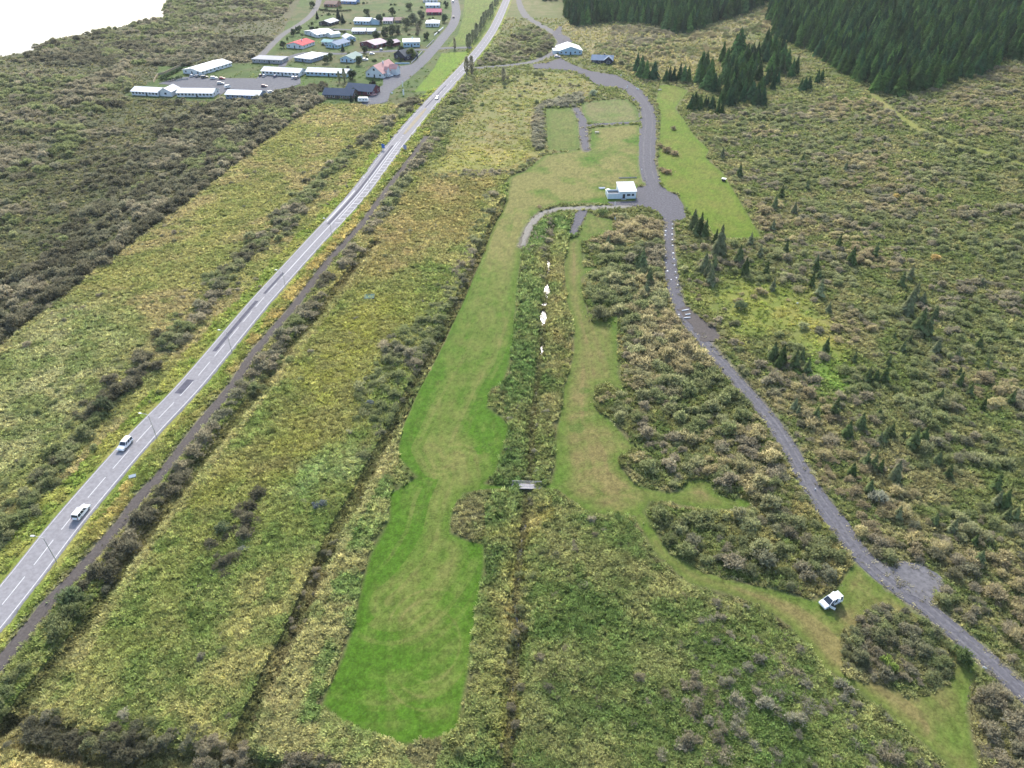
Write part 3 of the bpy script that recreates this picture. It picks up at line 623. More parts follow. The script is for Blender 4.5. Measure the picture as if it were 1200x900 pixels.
# ------------------------------------------------------------------ plants
PROTO = bpy.data.collections.new('plant_kinds')            # sources of the scattered stuff; not linked to the scene itself
def scatter(name, pts, rot, scl, idx, tint, protos, seed=0):
    """stuff nobody could count: one object whose points carry grass tufts, bushes or trees"""
    n = len(pts)
    col = bpy.data.collections.new(name + '_kinds')
    for o in protos: col.objects.link(o)
    me = bpy.data.meshes.new(name); me.vertices.add(n); me.vertices.foreach_set('co', np.asarray(pts, np.float32).ravel())
    def att(nm, ty, key, arr):
        a = me.attributes.new(nm, ty, 'POINT'); a.data.foreach_set(key, np.ascontiguousarray(arr).ravel())
    att('turn', 'FLOAT_VECTOR', 'vector', np.asarray(rot, np.float32)); att('size', 'FLOAT_VECTOR', 'vector', np.asarray(scl, np.float32))
    att('kind_no', 'INT', 'value', np.asarray(idx, np.int32)); att('tint', 'FLOAT_VECTOR', 'vector', np.asarray(tint, np.float32))
    o = link(bpy.data.objects.new(name, me)); o['kind'] = 'stuff'
    g = bpy.data.node_groups.new(name + '_nodes', 'GeometryNodeTree')
    g.interface.new_socket('Geometry', in_out='INPUT', socket_type='NodeSocketGeometry'); g.interface.new_socket('Geometry', in_out='OUTPUT', socket_type='NodeSocketGeometry')
    N = g.nodes; gi = N.new('NodeGroupInput'); go = N.new('NodeGroupOutput'); ip = N.new('GeometryNodeInstanceOnPoints')
    ci = N.new('GeometryNodeCollectionInfo'); ci.inputs['Collection'].default_value = col; ci.inputs['Separate Children'].default_value = True; ci.inputs['Reset Children'].default_value = True
    ip.inputs['Pick Instance'].default_value = True
    def na(nm, ty):
        a = N.new('GeometryNodeInputNamedAttribute'); a.data_type = ty; a.inputs['Name'].default_value = nm; return a.outputs['Attribute']
    g.links.new(gi.outputs[0], ip.inputs['Points']); g.links.new(ci.outputs[0], ip.inputs['Instance'])
    g.links.new(na('kind_no', 'INT'), ip.inputs['Instance Index']); g.links.new(na('turn', 'FLOAT_VECTOR'), ip.inputs['Rotation']); g.links.new(na('size', 'FLOAT_VECTOR'), ip.inputs['Scale'])
    g.links.new(ip.outputs[0], go.inputs[0])
    md = o.modifiers.new('scatter', 'NODES'); md.node_group = g
    return o

def soup(name, verts, faces, mats, midx=None):
    me = bpy.data.meshes.new(name); me.from_pydata(verts, [], faces)
    for m in mats: me.materials.append(m)
    if midx is not None: me.polygons.foreach_set('material_index', np.asarray(midx, np.int32))
    me.update(); return me

# --- grass tuft: a dozen broad blades bending over
def tuft_mesh(k):
    r = np.random.default_rng(100 + k); V = []; F = []
    lean = np.array([.35, -.1])
    for i in range(13):
        a = r.random() * 6.283; q = np.array([math.cos(a), math.sin(a)]); b0 = q * r.random() * .28
        h = .6 + .5 * r.random(); out = q * (.25 + .45 * r.random()) + lean * r.random()
        wv = np.array([-q[1], q[0]]) * (.07 + .07 * r.random())
        p = [(*(b0 - wv), 0), (*(b0 + wv), 0), (*(b0 + out * .45 + wv), h * .75), (*(b0 + out * .45 - wv), h * .75), (*(b0 + out), h * (.8 + .25 * r.random()))]
        b = len(V); V += p; F += [(b, b + 1, b + 2, b + 3), (b + 3, b + 2, b + 4)]
    return soup('grass_tuft', V, F, [M['straw']])
tufts = [bpy.data.objects.new('grass_tuft', tuft_mesh(k)) for k in range(6)]

# --- bush: leaf-sized faces spread over several lobes, with a few stems
def bush_mesh(k, nleaf=1050, twiggy=False, tall=1.0, ls=.085):
    """a thicket of one plant: many small uneven sprays over a ragged footprint, thin leaves mixed with upright shoots, a few stems"""
    r = np.random.default_rng(300 + k); V = []; F = []; mi = []
    lob = []; a0 = r.random() * 6.283; el = .62 + .3 * r.random()
    for i in range(17):
        a = 6.283 * r.random(); q = .74 * math.sqrt(r.random()); x_, y_ = q * math.cos(a), q * math.sin(a) * el
        c = np.array([x_ * math.cos(a0) - y_ * math.sin(a0), x_ * math.sin(a0) + y_ * math.cos(a0), (.10 + (.50 - .32 * q) * (.4 + .9 * r.random())) * tall])
        lob.append((c, .15 + .17 * r.random()))
    for i in range(nleaf):
        c, R0 = lob[r.integers(17)]
        d = r.normal(size=3); d /= np.linalg.norm(d); d[2] = abs(d[2]) - .4 * r.random()
        p = c + d * R0 * (.4 + .85 * r.random()) * np.array([1.15, 1.15, .9 * tall])
        if i % 9 == 0: p = np.array([*(r.normal(size=2) * .52), .03 + .10 * r.random()])
        if p[2] < .02: p[2] = .02 + .08 * r.random()
        s = ls * (.55 + .9 * r.random())
        if r.random() < (.75 if twiggy else .42):      # upright shoots
            d2 = d * .7 + np.array([0, 0, .75]) + r.normal(size=3) * .3; d2 /= np.linalg.norm(d2); w = np.cross(d2, r.normal(size=3)); w /= np.linalg.norm(w); wd = s * (.16 if twiggy else .26); l = s * (2.4 if twiggy else 1.9)
            b = len(V); V += [tuple(p - w * wd), tuple(p + w * wd), tuple(p + d2 * l + w * wd * .4), tuple(p + d2 * l - w * wd * .4)]
        else:
            nrm = d + r.normal(size=3) * .7; nrm /= np.linalg.norm(nrm); t = np.cross(nrm, r.normal(size=3)); t /= np.linalg.norm(t); u = np.cross(nrm, t)
            b = len(V); V += [tuple(p - t * s - u * s * .2), tuple(p + t * s * .2 - u * s * .6), tuple(p + t * s + u * s * .2), tuple(p - t * s * .1 + u * s * .6)]
        F.append((b, b + 1, b + 2, b + 3)); mi.append(0)
    for c, R0 in lob[:6]:
        w = .018; b = len(V)
        V += [(-w, 0, 0), (w, -w, 0), (w, w, 0), (c[0] - w * .4, c[1], c[2] + .08), (c[0] + w * .4, c[1] - w * .4, c[2] + .08), (c[0] + w * .4, c[1] + w * .4, c[2] + .08)]
        F += [(b, b + 1, b + 4, b + 3), (b + 1, b + 2, b + 5, b + 4), (b + 2, b, b + 3, b + 5)]; mi += [1] * 3
    return soup('bush', V, F, [M['leaf'], M['bark']], mi)
bush_me = [bush_mesh(k, tall=(.8, 1.0, .9, 1.15, .75, 1.0)[k]) for k in range(6)] + [bush_mesh(10, 900, True), bush_mesh(11, 900, True, .85)]
bushes = [bpy.data.objects.new('bush_kind', m) for m in bush_me]

# --- spruce: whorls of drooping boughs round a trunk, unit height
def spruce_mesh(k, layers=24, spread=.24, ragged=.35):
    r = np.random.default_rng(500 + k); V = []; F = []
    for i in range(layers):
        t = i / (layers - 1); z = .06 + .90 * t ** .92; L = spread * (1 - t) ** .85 + .012
        nb = max(5, int(12 - 6 * t)); a0 = r.random() * 6.283
        for j in range(nb):
            a = a0 + 6.283 * (j + .5 * r.random()) / nb; l = L * (1 - ragged + ragged * 1.3 * r.random())
            q = np.array([math.cos(a), math.sin(a), 0]); s = np.array([-q[1], q[0], 0]) * l * (.30 + .14 * r.random())
            dz = -l * (.25 + .35 * r.random()); base = np.array([0, 0, z]); mid = base + q * l * .55 + np.array([0, 0, dz * .25 + .02]); tip = base + q * l + np.array([0, 0, dz])
            b = len(V); V += [tuple(base + q * l * .03), tuple(mid + s + [0, 0, -.012]), tuple(mid + [0, 0, .016]), tuple(mid - s + [0, 0, -.012]), tuple(tip)]
            F += [(b, b + 1, b + 2), (b, b + 2, b + 3), (b + 1, b + 4, b + 2), (b + 2, b + 4, b + 3)]
    b = len(V); V += [(-.02, 0, .9), (.02, .0, .9), (0, 0, 1.0), (0, .02, .9)]; F += [(b, b + 1, b + 2), (b + 1, b + 3, b + 2)]
    return V, F
def trunk_mb(r=.022):
    n = 6; V = []; F = []
    for z, q in ((-.03, r * 1.25), (.5, r * .6), (.93, r * .12)):
        V += [(q * math.cos(6.283 * k / n), q * math.sin(6.283 * k / n), z) for k in range(n)]
    for lv in range(2): F += [(lv * n + k, lv * n + (k + 1) % n, lv * n + n + (k + 1) % n, lv * n + n + k) for k in range(n)]
    return V, F
sp_specs = [(24, .30, .5), (22, .35, .55), (26, .27, .45), (18, .42, .6), (15, .30, .85)]
sp_crown = []; sp_full = []
tv, tf = trunk_mb(); sp_trunk = soup('trunk', tv, tf, [M['bark']])
for k, sp in enumerate(sp_specs):
    v, f = spruce_mesh(k, *sp); sp_crown.append(soup('crown', v, f, [M['needle']]))
    b = len(v); sp_full.append(soup('spruce', v + tv, f + [tuple(b + i for i in q) for q in tf], [M['needle'], M['bark']], [0] * len(f) + [1] * len(tf)))
spruces = [bpy.data.objects.new('spruce_kind', m) for m in sp_full]

TREE_SPOTS = []          # (x, y, radius) kept clear of bushes
def zat(x, y): return float(hill(x, y))

# --- where the bushes grow: (polygon, bushes per square metre, radius range, clump scale, clump threshold, tints, place words, twig share)
GREY = [(110, 106, 84), (122, 116, 94), (96, 98, 76)]; OLIVE = [(104, 112, 68), (92, 102, 60), (116, 120, 80)]; DARK = [(84, 84, 64), (76, 76, 60), (94, 92, 72)]
RUST = [(128, 120, 84), (138, 132, 90), (116, 108, 80)]; SILVER = [(116, 116, 98), (108, 108, 90), (124, 122, 102)]
BZONES = [
    (U([(-300, 600), (0, 398), (60, 350), (130, 296), (230, 222), (300, 168), (366, 122), (340, 112), (262, 118), (155, 116), (120, 140), (80, 190), (0, 250), (-300, 300)]), .05, (1.1, 2.7), 16, .50, GREY + DARK + OLIVE, 'lakeside brush', .12),
    (U([(130, 296), (230, 222), (300, 168), (366, 122), (350, 112), (280, 122), (200, 170), (110, 240), (0, 330), (-100, 420), (0, 398)]), .055, (1.5, 3.0), 12, .41, GREY + DARK, 'lakeside brush', .08),
    (U([(-300, 300), (0, 250), (80, 190), (120, 140), (155, 116), (150, 80), (330, 20), (366, -30), (200, -30), (190, 22), (60, 48), (0, 68), (-300, 150)]), .036, (1.2, 3.4), 22, .42, GREY + OLIVE + DARK, 'shore scrub', .1),
    (U([(30, 64), (150, 50), (260, 42), (330, 45), (300, 72), (240, 78), (150, 76), (90, 80), (40, 76)]), .05, (1.6, 3.4), 14, .38, GREY + DARK, 'shore scrub', .05),
    (U([(240, 122), (265, 122), (315, 112), (352, 104), (372, 100), (385, 100), (376, 120), (368, 124), (300, 170), (240, 215), (200, 200), (180, 150)]), .07, (1.4, 3.2), 9, .25, GREY + DARK + OLIVE, 'lakeside brush', .05),
    (THICK, .10, (.9, 2.5), 9, .36, GREY + OLIVE + OLIVE + RUST, 'thicket', .1),
    (U([(690, 250), (780, 262), (785, 330), (800, 375), (820, 400), (850, 440), (800, 470), (730, 440), (725, 370), (700, 340), (710, 290)]), .12, (1.3, 2.9), 8, .25, GREY + OLIVE + RUST, 'thicket', .05),
    (U([(790, 262), (835, 275), (890, 282), (865, 225), (850, 200), (832, 170), (800, 135), (830, 130), (900, 125), (1000, 110), (1040, 120), (1200, 70), (1500, 50), (1800, 500), (1900, 1250), (1420, 990), (1230, 832), (1130, 740), (1060, 680), (1000, 630), (940, 545), (900, 482), (850, 425), (820, 390), (795, 340)]), .062, (.8, 2.2), 13, .40, GREY + OLIVE + OLIVE + GREY + RUST, 'hillside scrub', .15),
    (U([(690, 60), (720, 30), (800, 35), (880, 20), (920, 0), (900, 60), (880, 90), (840, 60), (745, 86)]), .04, (1.2, 2.6), 12, .42, RUST + OLIVE + GREY, 'slope scrub', .1),
    (U([(560, 72), (600, 45), (612, 30), (630, 32), (648, 45), (650, 58), (640, 64), (600, 75), (560, 77)]), .06, (1.2, 2.6), 10, .35, GREY + OLIVE + DARK, 'roadside scrub', .1),
    (U([(520, 160), (535, 120), (556, 95), (590, 85), (680, 90), (690, 105), (640, 125), (560, 135)]), .009, (.8, 1.9), 9, .48, GREY + OLIVE, 'meadow scrub', .1),
    (RIGHT_LOW, .035, (.5, 1.3), 8, .42, SILVER + GREY + OLIVE, 'rough pasture', .55),
    (U([(840, 720), (960, 790), (1040, 845), (1100, 890), (1130, 1150), (820, 1150), (790, 820)]), .09, (.7, 1.7), 9, .34, SILVER + GREY + OLIVE + GREY, 'rough pasture', .45),
    (ISLAND, .22, (.7, 1.7), 9, .12, GREY + OLIVE + OLIVE, 'island of bushes', .15),
    (U([(1145, 800), (1165, 790), (1230, 845), (1330, 930), (1400, 1200), (1160, 1200), (1145, 850)]), .2, (.9, 2.2), 9, .2, OLIVE + GREY + RUST, 'bottom corner', .1),
    (U([(235, 660), (270, 600), (320, 560), (300, 620), (260, 680)]), .09, (.9, 2.1), 6, .36, GREY + DARK, 'mid meadow', .4),
    (U([(415, 470), (450, 400), (490, 380), (520, 340), (545, 290), (565, 240), (575, 225), (585, 232), (560, 300), (520, 380), (480, 455), (450, 510), (425, 540), (420, 510)]), .10, (.8, 2.0), 8, .32, GREY + OLIVE, 'meadow ditch', .2),
    (U([(608, 262), (640, 256), (650, 260), (642, 300), (636, 330), (622, 300)]), .12, (.7, 1.5), 7, .3, OLIVE + GREY, 'stream bank', .15),
    (PALE_L, .012, (.7, 1.5), 9, .45, GREY + OLIVE, 'pale field', .3),
    (FIELD_L, .006, (.6, 1.2), 14, .5, GREY + OLIVE, 'yellow field', .3),
    (MID, .008, (.5, 1.2), 11, .48, GREY + SILVER + OLIVE, 'mid meadow', .4),
    (STREAMZ, .02, (.5, 1.2), 8, .45, GREY + OLIVE + SILVER, 'stream bank', .4),
    (U([(640, 173), (628, 176), (622, 150), (630, 126), (640, 120), (680, 108), (684, 118), (676, 126), (642, 127), (640, 150)]), .2, (1.0, 2.0), 8, .1, GREY + SILVER, 'hedge by the camp lawn', .2),
    (U([(500, 207), (545, 200), (600, 200), (632, 182), (640, 178), (640, 186), (605, 206), (560, 210), (505, 212)]), .14, (.8, 1.6), 6, .2, GREY + OLIVE, 'meadow hedge', .2),
    (U([(720, 375), (760, 380), (800, 420), (860, 470), (940, 580), (990, 640), (960, 660), (880, 620), (780, 560), (745, 500), (740, 440)]), .05, (1.2, 2.4), 9, .42, OLIVE + GREY, 'thicket', .05),
]
BROWS = [   # photo polyline, jitter (m), spacing (m), radius range, tints, place words
    ([(-10, 640), (15, 600), (45, 570), (70, 545), (100, 500), (118, 475), (140, 455), (170, 430), (195, 405), (228, 370), (265, 320), (300, 292), (330, 268), (350, 240)], 4.2, 1.0, (1.1, 2.4), GREY + OLIVE + DARK, 'hedgerow left of the main road'),
    ([(300, 285), (345, 245), (385, 205), (420, 172), (455, 145), (480, 125), (492, 117)], 4.0, .9, (1.2, 2.5), GREY + OLIVE + DARK, 'hedgerow left of the main road'),
    ([(-10, 845), (8, 815), (25, 790)], 1.2, 1.8, (.9, 1.7), OLIVE + GREY, 'row along the gravel track'),
    ([(62, 742), (85, 716), (103, 695)], 1.9, 1.0, (1.3, 2.4), OLIVE + DARK + GREY, 'row along the gravel track'),
    ([(118, 672), (135, 655), (165, 612), (190, 580), (212, 555), (232, 525), (250, 498), (268, 475), (300, 440), (322, 412), (340, 385)], 1.9, 1.0, (1.2, 2.4), OLIVE + DARK + GREY, 'row along the gravel track'),
    ([(340, 385), (370, 350), (395, 320), (415, 292), (430, 270), (450, 245), (470, 215), (490, 185), (510, 160), (525, 135), (540, 112), (552, 95)], 2.6, 1.0, (1.4, 2.7), DARK + GREY + OLIVE, 'row along the gravel track'),
    ([(330, 420), (318, 435), (300, 455), (285, 470), (265, 500)], 2.0, 2.2, (1.0, 2.0), GREY + OLIVE, 'row along the gravel track'),
    ([(0, 848), (40, 856), (80, 866), (120, 873), (160, 880), (205, 890), (250, 903)], 1.7, .75, (.8, 1.6), GREY + DARK + OLIVE, 'dark ditch at the bottom left'),
    ([(60, 838), (110, 850), (160, 858), (210, 868), (260, 880), (330, 892), (420, 900)], 1.6, .9, (.7, 1.3), GREY + OLIVE, 'dark ditch at the bottom left'),
    ([(0, 396), (60, 350), (130, 295), (230, 222), (300, 168), (368, 120)], 2.5, 1.3, (1.5, 3.1), DARK + GREY, 'edge of the left-hand field'),
    ([(595, 880), (602, 800), (604, 740), (603, 700)], 1.6, 3.2, (.4, 1.0), OLIVE + GREY, 'stream bank'),
    ([(346, 732), (376, 664), (398, 615), (425, 570)], 1.5, 3.4, (.4, 1.0), OLIVE + GREY, 'meadow ditch'),
    ([(488, 106), (510, 95), (530, 90)], 3, 2.2, (1.2, 2.2), GREY + OLIVE, 'verge by the village street'),
    ([(495, 112), (515, 118)], 2, 2.5, (1.0, 1.8), GREY + OLIVE, 'verge by the village street'),
    ([(560, 100), (580, 96), (600, 97)], 4, 2, (1.2, 2.0), GREY + OLIVE, 'verge by the main road'),
]
SPOT = [   # single bushes that stand out: photo point, radius, height factor, tint, label
    (374, 594, 1.9, .95, (92, 100, 100), 'round blue-grey bush standing alone beside the meadow ditch'),
    (433, 475, 1.5, .9, (96, 104, 104), 'small round blue-grey bush alone at the top of the meadow ditch'),
    (703, 372, 4.2, .8, (96, 98, 72), 'big dark rounded bush standing out onto the mown strip'),
    (789, 152, 1.9, .8, (110, 104, 82), 'low brown bush alone on the yellow-green lawn near the camp road bend'),
    (774, 172, 2.6, .7, (112, 106, 84), 'brownish bush touching the camp road, in the upper clump on the lawn'),
    (790, 181, 2.8, .6, (122, 112, 88), 'outermost brownish bush of the upper clump on the yellow-green lawn'),
    (776, 200, 2.2, .7, (118, 108, 84), 'brownish bush touching the camp road, in the lower clump on the lawn'),
    (782, 178, 3.4, .6, (118, 108, 84), 'flat brownish bush at the lawn edge beside the camp road, the upper of two'),
    (782, 203, 2.8, .6, (124, 112, 86), 'flat brownish bush at the lawn edge beside the camp road, the lower of two'),
    (868, 362, 2.6, .9, (92, 104, 74), 'rounded bush at the foot of the yellow-green clearing'),
    (860, 380, 2.2, .7, (98, 100, 74), 'low grey bush above the dark pull-off of the gravel path'),
    (1027, 588, 2.3, 1.1, (128, 130, 114), 'silvery bush standing taller than its neighbours near the gravel path'),
    (1072, 700 - 65, 2.6, .8, (150, 142, 104), 'straw coloured bush above the gravel pull-off'),
    (1096, 305, 2.2, .9, (158, 138, 92), 'tawny bush standing out on the hillside'),
    (1050, 232, 2.0, .9, (148, 132, 84), 'tawny bush high on the hillside'),
    (695, 112, 3.2, .9, (124, 134, 112), 'pale round bush where the gravel lot narrows'),
    (632, 243, 1.6, .6, (136, 124, 98), 'low heap-like brown bush at the bend of the dirt track'),
    (707, 251, 3.0, .5, (86, 100, 64), 'long low bush on the lawn below the hut'),
    (1040, 780, 1.9, 1.1, (110, 126, 66), 'fresh green bush in the middle of the bush island by the white van'),
    (1125, 772, 2.3, 1.0, (84, 98, 62), 'dark green bush at the right tip of the bush island'),
    (84, 702, 2.9, .9, (90, 102, 72), 'large bush leaning over the ditch at the lower end of the gravel track'),
    (262, 622, 2.1, .9, (92, 102, 76), 'dark grey bush in the middle of the rough meadow'),
    (285, 645, 1.5, .8, (124, 128, 112), 'small pale grey bush below the dark one in the meadow'),
    (125, 480, 3.0, 1.1, (72, 80, 60), 'tallest dark bush in the hedgerow left of the road'),
]

BIG = {'hillside scrub': 1.15, 'thicket': 1.15, 'lakeside brush': 1.05, 'shore scrub': 1.1}
def clear_of_ways(x, y, r):
    ok = ~rockmask(x, y, 0.3 + .55 * r.max() if np.ndim(r) else .5)
    return ok
LAWNP = [l[0] for l in LAWNS]
def tintpick(tints, x, y):
    """neighbouring bushes look alike: the tone drifts over the ground with a little scatter"""
    v = (fbm(x, y, 26, 480, 2) - .25) / .5 * .75 + .3 * rng.random(len(x)); t = np.array(tints, float)
    f = np.clip(v, 0, .999) * (len(t) - 1); i = f.astype(int); w = (f - i)[:, None]; return t[i] * (1 - w) + t[np.minimum(i + 1, len(t) - 1)] * w
def place_bushes():
    X, Y, Rr, Tn, Pl, Tw = [], [], [], [], [], []
    for zi, (poly, dens, rr, cs, thr, tints, place, tw) in enumerate(BZONES):
        P = np.asarray(poly); x0, y0 = P.min(0); x1, y1 = P.max(0); y1 = min(y1, 1050); x0 = max(x0, -900); x1 = min(x1, 900)
        area = (x1 - x0) * (y1 - y0); n = int(area * dens * 2.3)
        x = x0 + rng.random(n) * (x1 - x0); y = y0 + rng.random(n) * (y1 - y0)
        m = inside(poly, x, y); x, y = x[m], y[m]
        c = fbm(x, y, cs, 400 + zi, 3); m = (c > thr) | (rng.random(len(x)) < .07); x, y, c = x[m], y[m], c[m]
        r = BIG.get(place, 1.15) * rr[0] + BIG.get(place, 1.15) * (rr[1] - rr[0]) * rng.random(len(x)) ** 1.6 * np.clip(.55 + (c - thr) * 4, .5, 1.1)
        px, py, dep = proj(x, y, hill(x, y)); m = (px > -330) & (px < 1800) & (py > -60) & (py < 1250); x, y, r = x[m], y[m], r[m]
        X.append(x); Y.append(y); Rr.append(r); Tn.append(tintpick(tints, x, y)); Pl.append(np.full(len(x), zi)); Tw.append(rng.random(len(x)) < tw)
    for ri, (ln, jit, sp, rr, tints, place) in enumerate(BROWS):
        L = resample(U(ln), sp); n = len(L)
        for rep in range(2):
            j = rng.normal(size=(n, 2)) * jit * .6; q = L + j
            r = 1.15 * (rr[0] + (rr[1] - rr[0]) * rng.random(n) ** 1.3)
            gap = fbm(q[:, 0], q[:, 1], 10, 470 + ri, 2) > .34; q, r_ = q[gap], r[gap]
            X.append(q[:, 0]); Y.append(q[:, 1]); Rr.append(r_); Tn.append(tintpick(tints, q[:, 0], q[:, 1])); Pl.append(np.full(len(q), 100 + ri)); Tw.append(rng.random(len(q)) < .08)
    x, y, r, t, p, w = map(np.concatenate, (X, Y, Rr, Tn, Pl, Tw))
    ok = ~rockmask(x, y, 1.0)
    for ln, wd in STRIPS: ok &= dist_line(ln, x, y, wd / 2 + 4)[0] > wd / 2 + .25 + .75 * np.minimum(r, 2.8)
    for s in range(4):
        ok &= ~(lawnmask(x + r * .8 * math.cos(s * 1.571), y + r * .8 * math.sin(s * 1.571)))
    cl = inside(CLEAR, x, y) | inside(GREENC, x, y); ok &= ~cl | (rng.random(len(x)) < .08)
    ok &= ~inside(LAKE, x, y)
    for P_ in PONDP: ok &= np.hypot(x - P_.mean(0)[0], y - P_.mean(0)[1] + 1.0) > r + .5 * np.ptp(P_, axis=0).max() + .2
    ok &= dist_line(TRAIL, x, y, 10)[0] > .5 + .55 * r
    for f in HOUSE_FOOT: ok &= np.hypot(x - f[0], y - f[1]) > f[2] + r * .6
    for s in SPOT:
        c = W(s[0], s[1]); ok &= np.hypot(x - c[0], y - c[1]) > s[2] * .9
    x, y, r, t, p, w = (a[ok] for a in (x, y, r, t, p, w))
    # thin out crowding
    order = np.argsort(-r); cell = {}; keep = np.zeros(len(x), bool)
    for i in order:
        k = (int(x[i] // 3), int(y[i] // 3)); good = True
        for a in (-1, 0, 1):
            for b in (-1, 0, 1):
                for j in cell.get((k[0] + a, k[1] + b), ()):
                    if (x[i] - x[j]) ** 2 + (y[i] - y[j]) ** 2 < (.4 * (r[i] + r[j])) ** 2: good = False; break
                if not good: break
            if not good: break
        if good: cell.setdefault(k, []).append(i); keep[i] = True
    return tuple(a[keep] for a in (x, y, r, t, p, w))

# houses are listed further down; their ground is kept free of bushes
HOUSE_FOOT = []
for (px, py, rad) in ((180, 108, 15), (232, 108, 13), (290, 111, 13), (225, 82, 9), (247, 78, 10), (312, 70, 12), (330, 84, 14), (382, 85, 14), (352, 50, 11), (362, 66, 12), (364, 36, 9), (396, 110, 12), (415, 107, 12), (440, 84, 13), (408, 68, 9), (432, 48, 11), (395, 48, 14), (412, 44, 8), (482, 48, 10), (428, 24, 11), (428, 36, 10), (456, 25, 10), (382, 24, 9), (508, 27, 9), (508, 14, 9), (506, 6, 9), (404, 4, 12), (668, 60, 12), (705, 71, 10), (729, 226, 8)):
    c = W(px, py); HOUSE_FOOT.append((c[0], c[1], rad))

def near(x, y): return proj(x, y, hill(x, y))
bx, by, br, bt, bp_, btw = place_bushes()
bz = hill(bx, by)
bpx, bpy_, bdep = near(bx, by)
seen = (bpx > -8) & (bpx < 1208) & (bpy_ > -5) & (bpy_ < 915)
size_px = np.where(seen, br / bdep * FOC, 0)
tl = soften(lin(bt) * np.array([1.02, 1.0, .95]), .2) / K * 2.9 * (.84 + .32 * rng.random(len(bx)))[:, None]
kidx = np.where(btw, rng.integers(6, 8, len(bx)), rng.integers(0, 6, len(bx)))
brot = rng.random(len(bx)) * 6.283
bhf = .55 + .45 * rng.random(len(bx)) ** 1.3
n_single = 230 - len(SPOT)
order = np.argsort(-size_px); single = np.zeros(len(bx), bool); single[order[:n_single]] = True

def bush(x, y, z, r, hf, rot, k, tint, label, group):
    o = bpy.data.objects.new('bush', bush_me[k]); COL.objects.link(o)
    o.location = (x, y, z - .05); o.scale = (r * 1.08, r * 1.08, r * hf * 1.42); o.rotation_euler = (0, 0, rot)
    o['tint'] = [float(c) for c in tint]; tag(o, label, 'bush', group); return o
def tint_word(t):
    r_, g_, b_ = t
    if r_ > 118 and b_ > 100: return 'silvery grey'
    if r_ > g_ + 5: return 'brownish'
    if g_ < 92: return 'dark green'
    if b_ < 82 and g_ > 100: return 'olive green'
    return 'grey-green'
ROWNAME = {}
for i in np.where(single)[0]:
    p = int(bp_[i]); place = BROWS[p - 100][5] if p >= 100 else BZONES[p][6]
    sz = 'low' if br[i] < 1.3 else ('medium' if br[i] < 2.0 else ('large' if br[i] < 2.6 else 'very large'))
    where = {'lakeside brush': 'in the brush between field and lake', 'shore scrub': 'in the scrub near the lake', 'thicket': 'in the thicket left of the gravel path', 'hillside scrub': 'on the hillside right of the gravel path',
             'slope scrub': 'on the slope below the spruce stand', 'rough pasture': 'in the rough pasture bottom right', 'island of bushes': 'in the bush island below the white van', 'bottom corner': 'by the gravel path in the bottom corner', 'mid meadow': 'in the rough meadow right of the gravel track',
             'meadow ditch': 'along the ditch left of the long lawn', 'stream bank': 'on the bank of the stream', 'pale field': 'in the pale field left of the road', 'yellow field': 'in the yellow field left of the road'}.get(place, ('in the ' + place) if place.split()[0] in ('hedgerow', 'row', 'dark') else 'at the ' + place)
    if place == 'hillside scrub':
        where += ', ' + ('low down' if bpy_[i] > 640 else 'near its bend' if bpx[i] < 1010 else 'farther right')
    elif place == 'row along the gravel track': where += ', ' + ('lower stretch' if bpy_[i] > 640 else 'middle stretch' if bpy_[i] > 480 else 'upper stretch')
    elif place == 'hedgerow left of the main road': where += ', ' + ('beside the white cars' if bpy_[i] > 470 else 'farther up')
    lab = f"{sz} {tint_word(bt[i])} {'twiggy bush' if btw[i] else 'bush'} {where}"
    if len(lab.split()) > 16: lab = lab.split(',')[0]
    bush(bx[i], by[i], bz[i], br[i], bhf[i], brot[i], int(kidx[i]), tl[i], lab, lab.replace('bush', 'bushes', 1))
for k, (px, py, r, hf, c, lab) in enumerate(SPOT):
    w = W(px, py); bush(w[0], w[1], w[2], r, hf, k * 1.3, k % 6, lin(c) / K * 2.4, lab, 'bushes that stand out')
s = ~single
scatter('scrub_thicket', np.stack([bx[s], by[s], bz[s] - .05], 1), np.stack([brot[s] * 0, brot[s] * 0, brot[s]], 1), np.stack([br[s] * 1.08, br[s] * 1.08, br[s] * bhf[s] * 1.42], 1), kidx[s], tl[s], bushes)

# --- rough grass: tufts, thick near the camera and thinning with distance
nT = 1050000
u = rng.random(nT); tx_u = rng.normal(size=nT) * .0 + (rng.random(nT) - .5) * np.where(rng.random(nT) < .2, 2.7, 1.66)
ty = 6 + (760 - 6) * u ** 1.75
tx = tx_u * (ty * math.cos(PITCH) + CAM_H * math.sin(PITCH))
tcol, tamp, tw_, thh, tmow = ground_info(tx, ty)
dry_ = np.ones(nT, bool)
for P_ in PONDP: dry_ &= ~inside(P_.mean(0) + (P_ - P_.mean(0)) * 1.15 - np.array([0, .5]), tx, ty)
keep = dry_ & (rng.random(nT) < tw_ * np.clip(1.25 - (ty - 90) / 600, .3, 1))
tx, ty, tcol, tamp, thh = tx[keep], ty[keep], tcol[keep], tamp[keep], thh[keep]
tz = ground_z(tx, ty, tamp)
n = len(tx); big = np.clip((ty - 60) / 260, 0, 1.5); far_ = np.clip((ty - 130) / 250, 0, 1)[:, None]
sc = (.55 + .75 * rng.random(n)) * (1 + .9 * big)
wind = 2.2 + 1.6 * (fbm(tx, ty, 14, 601, 2) - .5) * 2 + rng.normal(size=n) * .6
lightv = (.62 + 1.0 * rng.random(n) ** 1.7)[:, None]
straw = lin((176, 168, 112)) / K; mixs = (smooth((fbm(tx, ty, 3.2, 605, 2) - .42) / .3) * .4 * rng.random(n))[:, None]
tt = (tcol * (1 - mixs) + straw * mixs) * (lightv * (1 - .55 * far_) + .98 * .55 * far_) * 2.1; tt = soften(tt, .06) * np.array([1.0, 1.0, .95])
